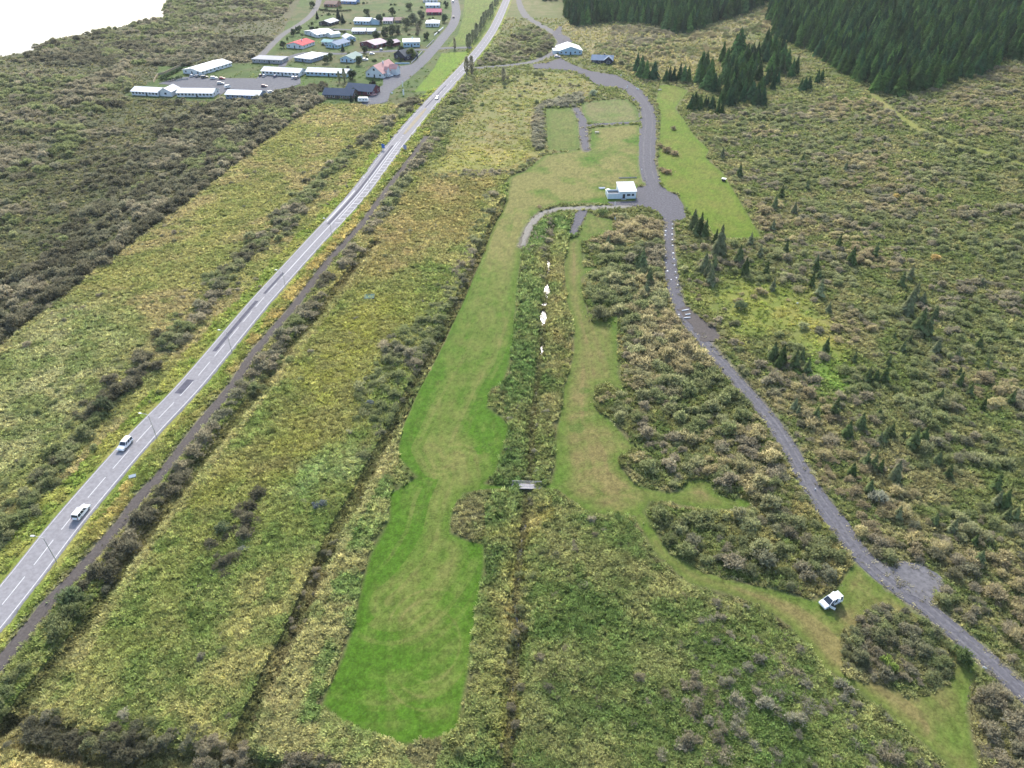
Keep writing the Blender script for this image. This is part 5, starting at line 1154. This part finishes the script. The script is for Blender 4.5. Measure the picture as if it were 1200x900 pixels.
def car(px, py, kind, colr, ang, label, group=None, z=.0, name='parked_car', cat='car'):
    w = W(px, py); root = empty(name, (w.x, w.y, w.z + z), ang); tag(root, label, cat, group)
    for nm, me_, sub in car_meshes(kind, colr):
        o = link(bpy.data.objects.new(nm, me_), root)
        if sub: link(bpy.data.objects.new('rim', sub), o)
    return root
WHITE = (.78, .79, .80); SILVERC = (.45, .46, .48); BLACK = (.03, .03, .035); REDC = (.28, .03, .03); BLUEC = (.05, .08, .16); GREYC = (.2, .2, .22)
def road_car(px, py, off, kind, colr, away, label):
    p = U([(px, py)])[0]; i = int(np.argmin(np.hypot(ROAD[:, 0] - p[0], ROAD[:, 1] - p[1]))); t = ROAD[i + 1] - ROAD[i - 1]; t /= np.hypot(*t); n = np.array([t[1], -t[0]]); q = ROAD[i] + n * off
    a = math.atan2(t[1], t[0]) + (0 if away else math.pi)
    r = car(px, py, kind, colr, a, label, z=.175, name='car'); r.location = (q[0], q[1], .175); return r
road_car(94, 607, 1.75, 'estate', WHITE, True, 'white estate car driving up the main road away from the viewer')
road_car(151, 522, -1.75, 'estate', WHITE, False, 'white estate car coming down the main road towards the viewer')
road_car(516, 116, 1.4, 'hatch', (.5, .53, .56), False, 'pale car on the main road beside the village entrance')
car(531, 3, 'van', WHITE, R(95), 'white car at the very top of the village street', name='car', z=.09)
car(531.5, 21, 'hatch', BLACK, R(95), 'dark car on the village street beside the rose-roofed house', name='car', z=.09)
PK = 'cars parked on the lot between the row houses'
for px, py, kd, c, an, lab in ((226, 90, 'hatch', WHITE, 60, 'white car parked nearest the corner of the long white house'), (232, 90.5, 'hatch', GREYC, 60, 'dark grey car beside the corner of the long white house'), (240, 91.5, 'estate', BLACK, 20, 'black car parked along the long white house'), (251, 92.5, 'estate', WHITE, 8, 'white car on the lot beside the dark red one'), (260.5, 93, 'hatch', REDC, 8, 'dark red car parked beside the white one at the back of the lot'), (259, 99, 'estate', SILVERC, 12, 'silver car in the middle of the lot with a small trailer near it'), (310, 102, 'hatch', (.16, .07, .09), 5, 'dark red car alone behind the blue-grey row house'), (306, 89.5, 'hatch', BLACK, 80, 'black car in front of the left doors of the row house'), (310, 90, 'hatch', SILVERC, 80, 'silver car in front of the row house next to the black one'), (323, 90.5, 'hatch', BLUEC, 80, 'dark blue car in front of the middle of the row house'), (344, 92, 'hatch', WHITE, 80, 'white car in front of the right end of the row house'), (348, 92.5, 'estate', GREYC, 80, 'grey car at the right-hand corner of the row house'), (318, 109.5, 'estate', WHITE, 30, 'white car at the gable of the blue-grey row house')):
    car(px, py, kd, c, R(an), lab, PK, z=.08)
car(457, 90, 'estate', WHITE, R(20), 'white car parked before the big pink-roofed house', 'cars at the pink-roofed house', z=.1); car(462, 86, 'hatch', (.5, .5, .5), R(20), 'pale car parked behind the white one at the pink-roofed house', 'cars at the pink-roofed house', z=.1)
car(438, 112, 'hatch', (.55, .3, .3), R(40), 'pinkish car beside the dark red house', z=.08); car(447, 59, 'hatch', WHITE, R(80), 'white car beside the maroon house', z=.08); car(436, 64, 'hatch', WHITE, R(10), 'white car in the lane below the maroon house', z=.08); car(428, 71, 'estate', WHITE, R(15), 'white car parked right of the grey-green roof', z=.08); car(441, 46, 'hatch', BLACK, R(60), 'black car near the small white-roofed garage')
car(653, 67.5, 'estate', (.62, .55, .58), R(0), 'pale car parked at the front left corner of the hall', z=.09)
van = car(972.5, 707, 'van', WHITE, R(205), 'white van parked on the mown patch with its front side door open', name='parked_van', cat='van')
d = MB(); d.box(-1.0, 0, -.03, .03, .38, 1.1); d.box(-.95, -.02, -.02, .02, 1.1, 1.62, 1); dm = d.build('open_door', [car_paint(WHITE), M['glass']], van); dm.location = (1.1, .96, 0); dm.rotation_euler = (0, 0, R(-62)); dm['label'] = 'open front door'
MB().box(.15, 1.0, .90, .937, .42, 1.08).build('door_opening', M['dark'], van)
# caravan and trailer
def caravan(px, py, ang, L, Wd, Hh, label):
    w = W(px, py); r = empty('caravan', (w.x, w.y, w.z + .08), ang); tag(r, label, 'caravan')
    MB().prism([(-L / 2, .5), (-L / 2 - .1, 1.2), (-L / 2 + .25, Hh), (L / 2 - .5, Hh), (L / 2, 1.4), (L / 2 - .1, .5)], -Wd / 2, Wd / 2).build('body', M['white'], r, bevel=.08)
    for x in (-L * .28, L * .05, L * .3): MB().box(x - .4, x + .4, -Wd / 2 - .02, -Wd / 2 + .03, 1.3, 1.85).build('window', M['glass'], r)
    for s in (-1, 1): MB().tube((-.1, s * (Wd / 2 - .25), .32), (-.1, s * (Wd / 2 - .02), .32), .32, n=16).build('wheel', M['tyre'], r)
    MB().tube((L / 2 - .1, 0, .5), (L / 2 + 1.1, 0, .45), .05).tube((L / 2 + 1.0, 0, 0), (L / 2 + 1.0, 0, .5), .04).build('tow_bar', M['steel'], r)
caravan(426, 119.5, 0, 6.4, 2.3, 2.7, 'white caravan parked on the edge of the yellow field'); caravan(267, 103.5, R(35), 3.6, 1.9, 2.1, 'small white caravan at the back of the blue-grey row house')
w = W(705.5, 221); b_ = empty('boat', (w.x, w.y, 0), R(14)); b_.scale = (.72, 1.1, 1.1); tag(b_, 'small white upturned boat lying on the dry lawn left of the hut', 'boat')
mb = MB(); n = 9; prof = [(-1.9 + 3.9 * k / (n - 1)) for k in range(n)]; V = []; ring = 7
for k, x in enumerate(prof):
    t = (k / (n - 1)); wd = .72 * math.sqrt(max(.02, 1 - max(0, (t - .45) / .55) ** 2)) if t > .45 else .72; hh = .55 * (1 - .25 * t * t)
    for j in range(ring): aa = math.pi * j / (ring - 1); V.append((x, wd * math.cos(aa), .12 + hh * math.sin(aa) ** .8))
mb.add(V, [(i * ring + j, i * ring + j + 1, (i + 1) * ring + j + 1, (i + 1) * ring + j) for i in range(n - 1) for j in range(ring - 1)] + [tuple(range(ring)), tuple(range((n - 1) * ring, n * ring))])
mb.build('hull', M['white'], b_); MB().box(-1.8, 1.7, -.06, .06, .62, .74).build('keel', M['dark'], b_); 
for x in (-1.2, 1.0): MB().box(x - .1, x + .1, -.8, .8, .0, .13).build('support', M['wood'], b_)

# ------------------------------------------------------------------ street lamps, signs, posts
def lamp_parts():
    p = MB().tube((0, 0, -.2), (0, 0, 7.6), .09, .055, 8).build('pole', M['steel']); a_ = MB().tube((0, 0, 7.6), (-.5, 0, 7.95), .05, .045, 8).tube((-.5, 0, 7.95), (-1.9, 0, 8.1), .045, .04, 8).build('arm', M['steel'])
    h = MB().prism([(-2.6, 8.02), (-2.5, 8.2), (-1.9, 8.22), (-1.7, 8.1), (-1.8, 8.02)], -.17, .17).build('lamp_head', M['white'], bevel=.03)
    r = [(o.name.split('.')[0], o.data) for o in (p, a_, h)]
    for o in (p, a_, h): bpy.data.objects.remove(o)
    return r
LP = lamp_parts()
LAMPS = [((65, 661), 'street lamp nearest the viewer, its arm over the road below the cars'), ((184, 513), 'street lamp beside the main road just above the oncoming white car'), ((270, 415), 'street lamp on the main road verge beside the long dark road patch'), ((336, 341), 'street lamp on the verge just above the long dark road patch'), ((390, 278), 'street lamp where the road hatching begins'), ((434, 229), 'street lamp beside the upper end of the road hatching'), ((547, 96), 'street lamp by the main road opposite the village entrance')]
for (q, lab) in LAMPS:
    p = U([q])[0]; i = int(np.argmin(np.hypot(ROAD[:, 0] - p[0], ROAD[:, 1] - p[1]))); t = ROAD[min(i + 1, len(ROAD) - 1)] - ROAD[i - 1]; t /= np.hypot(*t); n = np.array([t[1], -t[0]])
    s0 = ROAD[i] + n * max(float(np.dot(p - ROAD[i], n)), rw[i] / 2 + .7)
    r = empty('street_lamp', (s0[0], s0[1], 0), math.atan2(t[1], t[0]) - math.pi / 2); tag(r, lab, 'street lamp', 'street lamps along the main road')
    for nm, me_ in LP: link(bpy.data.objects.new(nm, me_), r)
M['blue'] = mat('sign_blue', (.04, .12, .42), .4, .4); M['signgrey'] = mat('sign_back', (.26, .27, .42), .6, .3)
def sign(px, py, w_, h_, z, m, ang, label, cat='road sign', legs=(-.4, .4), name='road_sign'):
    w = W(px, py); r = empty(name, (w.x, w.y, w.z), ang); tag(r, label, cat)
    MB().box(-w_ / 2, w_ / 2, -.05, .0, z, z + h_).build('sign_panel', m, r)
    for x in legs: MB().tube((x * w_ / 2, .05, -.3), (x * w_ / 2, .05, z + h_ * .9), .05).build('post', M['steel'], r)
sign(449.5, 176, 1.9, 2.2, 1.0, M['blue'], R(-25), 'blue road sign on the left verge above the road hatching'); sign(475, 177, 1.9, 2.2, .9, M['signgrey'], R(-25), 'grey-blue back of a road sign on the right verge')
sign(473, 112, .9, 3.6, .3, M['white'], R(35), 'tall white sign board at the village entrance, nearer the street', 'sign', (0,), 'sign_board'); sign(472, 102, .5, 3.4, .3, M['white'], R(35), 'slim white post sign at the village entrance, farther from the viewer', 'sign', (0,), 'sign_board')
sign(459.5, 110, 1.2, .8, .2, M['white'], 0, 'small white board lying in the village forecourt', 'board', (-.6, .6), 'notice_board')
sign(735, 103.5, .5, 1.5, .2, M['white'], 0, 'white post at the inner corner of the gravel lot', 'post', (0,), 'marker_post'); sign(727.5, 89.5, .7, .8, .4, M['white'], R(20), 'small white sign at the outer edge of the gravel lot', 'sign', (0,), 'sign_board'); sign(747, 105, 2.0, .7, .3, M['white'], R(-50), 'low white sign board beside the bend of the camp road', 'sign', (-.5, .5), 'sign_board')
sign(674, 276, .7, .4, .3, M['white'], 0, 'small white marker at the end of the gravel spur', 'sign', (0,), 'sign_board'); sign(720.5, 259, .3, 1.4, .3, M['white'], 0, 'slim white post at the hedge corner below the hut', 'post', (0,), 'marker_post'); sign(720.5, 242, .16, 2.2, .1, M['white'], 0, 'thin white pole beside the dirt track in front of the hut', 'post', (0,), 'marker_post')
sign(934, 356.5, .6, .5, .2, M['white'], 0, 'tiny white marker at the upper edge of the clearing', 'sign', (0,), 'sign_board'); sign(1153, 784, .7, .35, .25, M['white'], R(-40), 'small white marker beside the gravel path at the lower right', 'sign', (0,), 'sign_board'); sign(955, 574, .35, .3, .15, M['white'], 0, 'small white marker on the left edge of the gravel path', 'sign', (0,), 'sign_board')
# white stones edging the gravel path
def stone_mesh(k):
    bm = bmesh.new(); bmesh.ops.create_icosphere(bm, subdivisions=2, radius=.5); r = random.Random(k)
    for v in bm.verts: v.co *= .8 + .4 * r.random(); v.co.z *= .6
    me_ = bpy.data.meshes.new('edge_stone'); bm.to_mesh(me_); bm.free(); me_.materials.append(M['white']); return me_
STM = [stone_mesh(k) for k in range(4)]
for side, pts in (('left', [(781.5, 271), (781, 276), (781, 293), (781.3, 300), (781.8, 308), (783.5, 318), (788, 328), (797, 369), (797, 372)]), ('right', [(786.5, 263), (786.3, 268), (786, 275), (786.2, 281), (786.6, 288), (787.2, 297), (788, 304), (788.8, 311), (790, 319), (791, 326), (792.5, 334)])):
    for k, (px, py) in enumerate(pts):
        w = W(px + (-1.5 if side == 'left' else 1.6), py); o = link(bpy.data.objects.new('edge_stone', STM[k % 4])); o.location = (w.x, w.y, .12); s = .45 + .35 * random.random(); o.scale = (s, s * 1.2, s)
        tag(o, f'white painted stone on the {side} edge of the narrow gravel path', 'stone', f'white stones on the {side} edge of the path')
for k, (px, py, l, an, lab) in enumerate(((803, 364, 2.6, 20, 'white log lying on the gravel path, farthest of three'), (806, 369, 1.8, 15, 'short white log on the gravel path, the middle one'), (805, 373, 2.2, 10, 'white log on the gravel path, nearest of three'))):
    w = W(px, py); o = MB().tube((-l / 2, 0, .15), (l / 2, 0, .15), .2, .17, 8).build('white_log', M['white']); o.location = (w.x, w.y, .1); o.rotation_euler = (0, 0, R(an)); tag(o, lab, 'log')
for k, (px, py) in enumerate(((753.5, 199.5), (755, 205), (757, 209), (758.5, 213), (759.3, 217))):
    w = W(px, py); o = MB().tube((0, 0, -.1), (0, 0, .75), .13, .11, 8).build('bollard', M['white' if k == 0 else 'wood'])
    o.location = (w.x - .6, w.y, 0); tag(o, 'white bollard at the top of the bollard row beside the camp road' if k == 0 else 'grey bollard in the short row along the camp road above the hut', 'bollard', 'bollards by the camp road')
# picnic tables
def picnic(px, py, ang, label):
    w = W(px, py); r = empty('picnic_table', (w.x, w.y, w.z), ang); tag(r, label, 'table', 'picnic tables')
    MB().box(-1.1, 1.1, -.45, .45, .70, .78).build('table_top', M['wood'], r)
    for s in (-1, 1): MB().box(-1.1, 1.1, s * .85 - .16, s * .85 + .16, .42, .48).build('bench', M['wood'], r)
    for x in (-.8, .8): MB().tube((x, -.95, 0), (x, -.25, .70), .06).tube((x, .95, 0), (x, .25, .70), .06).box(x - .04, x + .04, -.95, .95, .34, .42).build('leg_frame', M['wood'], r)
picnic(773, 106, R(10), 'picnic table on the yellow-green lawn beside the lot bend'); picnic(699.5, 156, R(-5), 'picnic table on the lawn by the small grey lane')
w = W(848, 212); r = empty('shelter_box', (w.x, w.y, w.z), R(-30)); tag(r, 'small white-topped box standing at the edge of the yellow-green lawn', 'box')
MB().box(-.8, .8, -.6, .6, 0, 1.1).build('body', M['dark'], r); MB().box(-1.0, 1.0, -.8, .8, 1.103, 1.2).build('lid', M['white'], r)
# footbridge
a, rz, L = frame_at((600.5, 573.5), (634, 574.5)); r = empty('footbridge', (a.x, a.y, .12), rz); tag(r, 'grey timber footbridge across the stream', 'footbridge')
MB().box(-.2, L + .2, 0, 1.7, .12, .26).build('deck', M['wood'], r)
for y in (.15, 1.4): MB().box(-.4, L + .4, y, y + .2, -.18, .117).build('beam', M['dark'], r)
for y in (1.76,):
    mb = MB().box(-.1, L + .1, y, y + .08, .95, 1.05).box(-.1, L + .1, y, y + .06, .55, .63)
    for k in range(6): x = L * k / 5; mb.box(x - .05, x + .05, y - .05, y, .0, 1.05)
    mb.build('handrail', M['wood'], r)
mb = MB().box(-.1, L + .1, -.1, -.03, .30, .42)
for k in range(6): x = L * k / 5; mb.box(x - .04, x + .04, -.1, -.03, .0, .3)
mb.build('kerb_rail', M['wood'], r)
# pale frames lying in the meadow and on the verge
M['net'] = mat('teal_net', (.10, .16, .12), .9, .1, var=.2, scale=4)
w = W(433, 349); r = empty('net_frame', (w.x, w.y, .25), R(4)); tag(r, 'low square frame with pale green netting lying in the meadow', 'frame'); 
MB().box(-1.6, 1.6, -1.5, 1.5, .28, .33).build('netting', M['net'], r)
mb = MB().box(-1.7, 1.7, -1.6, -1.503, .2, .45).box(-1.7, 1.7, 1.503, 1.6, .2, .45).box(-1.7, -1.603, -1.5, 1.5, .2, .45).box(1.603, 1.7, -1.5, 1.5, .2, .45)
for sx in (-1, 1):
    for sy in (-1, 1): mb.box(sx * 1.6 - .06, sx * 1.6 + .06, sy * 1.52 - .06, sy * 1.52 + .06, -.4, .2)
mb.build('frame', mat('dull_frame', (.13, .17, .15), .8, .1), r)
w = W(156, 560); o = MB().box(-.75, .75, -.5, .5, .0, .42).box(-.82, .82, -.56, .56, .423, .5).build('cable_box', mat('pale_blue_cover', (.22, .27, .31), .8, .1, var=.1), bevel=.02); o.location = (w.x, w.y, .15); o.rotation_euler = (0, 0, R(25)); tag(o, 'pale blue box half hidden in the grass between main road and gravel track', 'box')
# walls, fences, hedges of the village
def wall_run(pts, h, t, m, label, cat, name, posts=False):
    P = U(pts); w = empty(name, (P[0][0], P[0][1], 0)); tag(w, label, cat); mb = MB()
    for a_, c_ in zip(P[:-1], P[1:]):
        d = c_ - a_; L_ = np.hypot(*d); u_ = d / L_; n_ = np.array([-u_[1], u_[0]]) * t / 2; o_ = np.array([P[0][0], P[0][1]])
        q = [a_ - n_ - o_, c_ - n_ - o_, c_ + n_ - o_, a_ + n_ - o_]
        mb.add([(*k, -.1) for k in q] + [(*k, h) for k in q], [(0, 1, 5, 4), (1, 2, 6, 5), (2, 3, 7, 6), (3, 0, 4, 7), (4, 5, 6, 7)])
    mb.build('panel', m, w)
wall_run([(509, 42), (519.5, 33)], 1.1, .25, M['white'], 'low white wall along the village street below the white hipped house', 'wall', 'garden_wall'); wall_run([(500, 56), (508.5, 47.5)], .9, .25, M['conc'], 'low grey wall at the corner of the village street', 'wall', 'garden_wall'); wall_run([(482, 74.5), (495, 61)], .9, .3, M['conc'], 'long low grey wall beside the dark house at the street', 'wall', 'garden_wall'); wall_run([(463, 75), (480, 75)], 1.0, .25, WM['paleblue'], 'short pale blue wall below the dark house', 'wall', 'garden_wall')
wall_run([(180, 97), (185, 88.5), (193, 86.5), (216, 76), (238, 69)], 1.5, .2, M['woodtan'], 'tan wooden fence behind the hedge of the long white house', 'fence', 'wooden_fence'); wall_run([(206, 95.5), (213, 93.5), (221, 93)], .8, .2, M['conc'], 'low grey kerb wall between hedge and parking lot', 'wall', 'garden_wall')
wall_run([(725, 209), (746, 208.5)], .45, .08, M['wood'], 'grey wooden rail fence behind the service hut', 'fence', 'wooden_fence'); wall_run([(376, 47), (398, 47.5)], .9, .2, M['conc'], 'low grey garden wall by the back street', 'wall', 'garden_wall')

# ------------------------------------------------------------------ village trees and hedges
def tree_crown(k, n=620, sx=1.0, sz=1.0, ls=.085, low=.08):
    r = np.random.default_rng(800 + k); V = []; F = []; lob = []
    for i in range(11):
        d = r.normal(size=3); d /= np.linalg.norm(d); lob.append((np.array([d[0] * .27 * sx, d[1] * .27 * sx, .5 + d[2] * .3 * sz]), .15 + .1 * r.random()))
    for i in range(n):
        c, R0 = lob[r.integers(11)]; d = r.normal(size=3); d /= np.linalg.norm(d); p = c + d * R0 * np.array([sx, sx, sz]) * (.5 + .6 * r.random())
        p[2] = min(max(p[2], low), 1.02)
        nrm = d + r.normal(size=3) * .6; nrm /= np.linalg.norm(nrm); t = np.cross(nrm, r.normal(size=3)); t /= np.linalg.norm(t); u_ = np.cross(nrm, t); s = ls * (.6 + .8 * r.random())
        b = len(V); V += [tuple(p - t * s - u_ * s * .3), tuple(p + t * s * .2 - u_ * s * .6), tuple(p + t * s + u_ * s * .2), tuple(p - t * s * .1 + u_ * s * .6)]; F.append((b, b + 1, b + 2, b + 3))
    return soup('crown', V, F, [M['leaf']])
def poplar_crown(k):
    r = np.random.default_rng(850 + k); V = []; F = []
    for i in range(420):
        z = .12 + .88 * r.random(); w = .17 * math.sqrt(max(.03, 1 - abs(z - .45) / .58)); a_ = 6.283 * r.random(); q = w * math.sqrt(r.random()); p = np.array([q * math.cos(a_), q * math.sin(a_), z])
        d = np.array([math.cos(a_) * .35, math.sin(a_) * .35, 1]); d /= np.linalg.norm(d); t = np.cross(d, r.normal(size=3)); t /= np.linalg.norm(t); l = .06 + .06 * r.random(); s = .013 + .014 * r.random()
        b = len(V); V += [tuple(p - t * s), tuple(p + t * s), tuple(p + d * l + t * s * .4), tuple(p + d * l - t * s * .4)]; F.append((b, b + 1, b + 2, b + 3))
    return soup('crown', V, F, [M['leaf']])
TC = [tree_crown(k, sx=1.0 + .15 * k, sz=1.1) for k in range(3)]; PC = [poplar_crown(k) for k in range(3)]
bt_v, bt_f = trunk_mb(.03); BT = soup('trunk', bt_v, bt_f, [M['bark']])
def tree(px, py, h, kind, tint, label, group, name):
    w = W(px, py); o = empty(name, (w.x, w.y, w.z), random.random() * 6.28); o.scale = (h, h, h); tag(o, label, 'tree', group)
    c = link(bpy.data.objects.new('crown', (TC if kind == 'b' else PC)[random.randrange(3)] if kind in 'bp' else sp_crown[random.randrange(3)]), o); c['tint'] = [float(q) for q in soften(lin(tint)) / K * 2.0]
    link(bpy.data.objects.new('trunk', BT if kind in 'bp' else sp_trunk), o)
for px, py, h in ((546, 56), (549, 52), (552, 49), (555, 46), (558, 42.5), (561, 39), (564, 35.5), (567, 31.5), (570, 27), (573, 22), (576, 17), (579, 12), (582, 7), (585, 2)) and [(547 + 2.0 * k + 2 * random.random(), 57 - 2.7 * k - .02 * k * k + 2 * random.random(), 7.5 + 4 * random.random()) for k in range(21)]:
    tree(px, py, h, 'p', (104, 112, 88), 'slender grey-green poplar in the row between village street and main road', 'poplars between the two roads', 'poplar_tree')
for px, py, h, lab in ((547, 87, 11, 'thin bare-looking poplar where the side lane leaves the main road'), (553, 88, 12, 'second thin poplar beside the side lane'), (590, 96, 9, 'thin poplar standing alone in the meadow scrub'), (533, 58, 8, 'thin poplar at the junction lane')):
    tree(px, py, h, 'p', (116, 116, 96), lab, None, 'poplar_tree')
TV = [(397, 24, 12, 's', (40, 56, 44), 'tall dark spruce beside the black house'), (402, 27, 9, 's', (44, 60, 46), 'shorter dark spruce beside the tall one at the black house'), (372, 22, 7, 's', (44, 56, 44), 'dark spruce behind the black house'),
      (366, 38, 5, 'b', (52, 66, 50), 'dark round tree above the stepped white roof'), (441, 47, 7, 'b', (70, 84, 62), 'tree behind the maroon house'), (452, 44, 9, 'b', (78, 90, 66), 'broad grey-green tree right of the maroon house'), (460, 42, 9, 'b', (88, 98, 72), 'grey-green tree below the pale pink roof'), (467, 40, 8, 'b', (96, 104, 78), 'pale tree between the pink roof and the street corner house'), (445, 28, 8, 'b', (72, 86, 66), 'tree left of the pale pink roof'), (476, 33, 9, 'b', (100, 108, 80), 'tall pale tree in the garden behind the square house'), (484, 28, 9, 'b', (98, 106, 84), 'pale tree in the upper garden'), (491, 34, 8, 'b', (90, 98, 76), 'tree left of the white hipped house'), (494, 22, 8, 'b', (84, 96, 74), 'tree left of the rose-red roof'), (521, 26, 7, 'b', (76, 92, 62), 'tree between the white hipped house and the street'), (500, 46, 6, 'b', (60, 74, 52), 'dark tree behind the grey wall at the corner'), (490, 42, 9, 'p', (112, 110, 96), 'thin poplar behind the square pale blue house'),
      (482, 69, 7.5, 'b', (88, 100, 58), 'round olive tree in front of the square pale blue house'), (458, 55, 6, 'b', (52, 64, 50), 'dark tree right of the maroon house'), (470, 62, 5, 'b', (56, 66, 54), 'dark tree by the dark house'), (402, 60, 6, 's', (46, 62, 46), 'small dark conifer right of the pale blue house'), (383, 74, 5.5, 'b', (72, 88, 58), 'garden tree left of the grey-green roof'), (388, 70, 5, 'b', (64, 80, 56), 'garden tree above the right row house'), (421, 76, 6, 'b', (70, 86, 60), 'tree right of the grey-green roof'), (428, 62, 5, 'b', (62, 76, 56), 'tree below the maroon house'), (413, 93, 6, 'b', (58, 72, 52), 'dark tree beside the right row house'), (418, 118, 5, 's', (44, 58, 44), 'dark conifer in front of the navy roof'), (412, 119, 4.5, 's', (48, 62, 46), 'dark conifer left of the caravan'), (404, 96, 8, 'p', (104, 112, 84), 'pale poplar behind the navy roof'), (398, 97, 7, 'p', (108, 116, 86), 'pale poplar left of the other behind the navy roof'), (437, 103, 5, 'b', (50, 60, 48), 'dark tree at the gable of the dark red house'), (332, 56, 5, 'b', (66, 80, 54), 'round tree left of the red-roofed house'), (344, 42, 5.5, 'b', (64, 78, 52), 'garden tree above the lakeside lane'), (350, 38, 5, 'b', (66, 80, 56), 'garden tree left of the stepped white roof'), (376, 43, 5, 's', (48, 62, 48), 'small spruce before the stepped white roof'), (413, 52, 4, 'b', (82, 96, 60), 'small tree behind the pale grey roof'), (430, 18, 6, 'b', (70, 84, 60), 'tree above the back-street house'), (433, 22, 5, 's', (46, 58, 46), 'dark conifer by the back-street house'), (366, 9, 6, 'b', (62, 76, 54), 'dark tree left of the brick-red house'), (460, 18, 7, 'b', (74, 88, 62), 'tree above the brown roof'), (480, 12, 7, 'b', (82, 96, 66), 'tree in the top garden beside the street houses'), (523, 8, 6, 'b', (76, 88, 64), 'tree right of the top street houses'), (414, 110, 4, 'b', (56, 70, 50), 'dark shrub tree at the porch of the dark red house')]
for px, py, h, kd, tn, lab in TV: tree(px, py, h, kd, tn, lab, None, {'s': 'spruce_tree', 'b': 'garden_tree', 'p': 'poplar_tree'}[kd])
# clipped hedges
def hedge(pts, wd, h, tint, label):
    P = resample(U(pts), .5); r = np.random.default_rng(len(label)); V = []; F = []
    Lh = np.concatenate([[0], np.cumsum(np.hypot(*np.diff(P, axis=0).T))]); n = int(Lh[-1] * 34)
    for i in range(n):
        s = r.random() * Lh[-1]; c = np.array([np.interp(s, Lh, P[:, 0]), np.interp(s, Lh, P[:, 1])]); z = h * r.random() ** .6; p = np.array([c[0] + (r.random() - .5) * wd, c[1] + (r.random() - .5) * wd, z])
        nrm = r.normal(size=3); nrm /= np.linalg.norm(nrm); t = np.cross(nrm, r.normal(size=3)); t /= np.linalg.norm(t); u_ = np.cross(nrm, t); q = .28
        b = len(V); V += [tuple(p - t * q), tuple(p - u_ * q), tuple(p + t * q), tuple(p + u_ * q)]; F.append((b, b + 1, b + 2, b + 3))
    o = link(bpy.data.objects.new('hedge', soup('hedge', V, F, [M['leaf']]))); o['tint'] = [float(q) for q in lin(tint) / K * 1.4]; tag(o, label, 'hedge')
hedge([(188, 94), (200, 95), (212, 92)], 3.0, 1.8, (52, 70, 48), 'dark green hedge by the parking lot beside the long white house'); hedge([(189, 93), (200, 88), (214, 81)], 2.0, 1.8, (58, 78, 52), 'dark hedge running back along the tan wooden fence')
hedge([(374, 12), (390, 14), (412, 13)], 1.6, 1.5, (58, 70, 50), 'long dark hedge below the brick-red and blue houses'); hedge([(388, 37), (400, 38), (406, 38)], 1.4, 1.3, (58, 72, 50), 'short dark hedge on the lawn beside the back street'); hedge([(468, 74), (480, 66), (490, 62)], 1.6, 1.6, (62, 76, 50), 'hedge along the street in front of the dark house')

# small garden bushes between the village houses
k = 0; gx_ = 0; tp = U([(318, 62), (345, 30), (378, 6), (430, 2), (525, 2), (528, 25), (505, 50), (480, 60), (462, 88), (425, 96), (360, 80), (325, 66)])
for t in range(900):
    x0, y0 = tp.min(0); x1, y1 = tp.max(0); x, y = random.uniform(x0, x1), random.uniform(y0, y1); xa, ya = np.array([x]), np.array([y])
    if not inside(tp, xa, ya)[0] or rockmask(xa, ya, 1.5)[0] or any(math.hypot(x - f[0], y - f[1]) < f[2] * .95 for f in HOUSE_FOOT): continue
    r = random.uniform(1.0, 2.4); c = random.choice(([66, 80, 52], [76, 92, 56], [90, 100, 66], [58, 70, 50]))
    o = bpy.data.objects.new('garden_bush', bush_me[k % 6]); COL.objects.link(o); o.location = (x, y, 0); o.scale = (r, r, r * random.uniform(.9, 1.5)); o.rotation_euler = (0, 0, random.random() * 6.28)
    o['tint'] = [float(q) for q in lin(c) / K * 1.9]; tag(o, ('tall ' if r > 1.8 else 'small ') + ('pale olive' if c[0] > 80 else 'dark green') + ' garden bush on a lawn among the village houses', 'bush', ('tall ' if r > 1.8 else 'small ') + ('pale' if c[0] > 80 else 'dark') + ' garden bushes of the village'); k += 1
    if k >= 70: break

# ------------------------------------------------------------------ the air: a thin even haze round everything
hz = bpy.data.materials.new('haze'); hz.use_nodes = True; nt = hz.node_tree; nt.nodes.clear()
out = nt.nodes.new('ShaderNodeOutputMaterial'); pv = nt.nodes.new('ShaderNodeVolumePrincipled')
pv.inputs['Color'].default_value = (.86, .92, 1.0, 1); pv.inputs['Density'].default_value = .00004; pv.inputs['Anisotropy'].default_value = .2
nt.links.new(pv.outputs[0], out.inputs['Volume'])
o = MB().box(-14500, 14500, -900, 13500, -6, 131).build('haze', hz); o['kind'] = 'stuff'
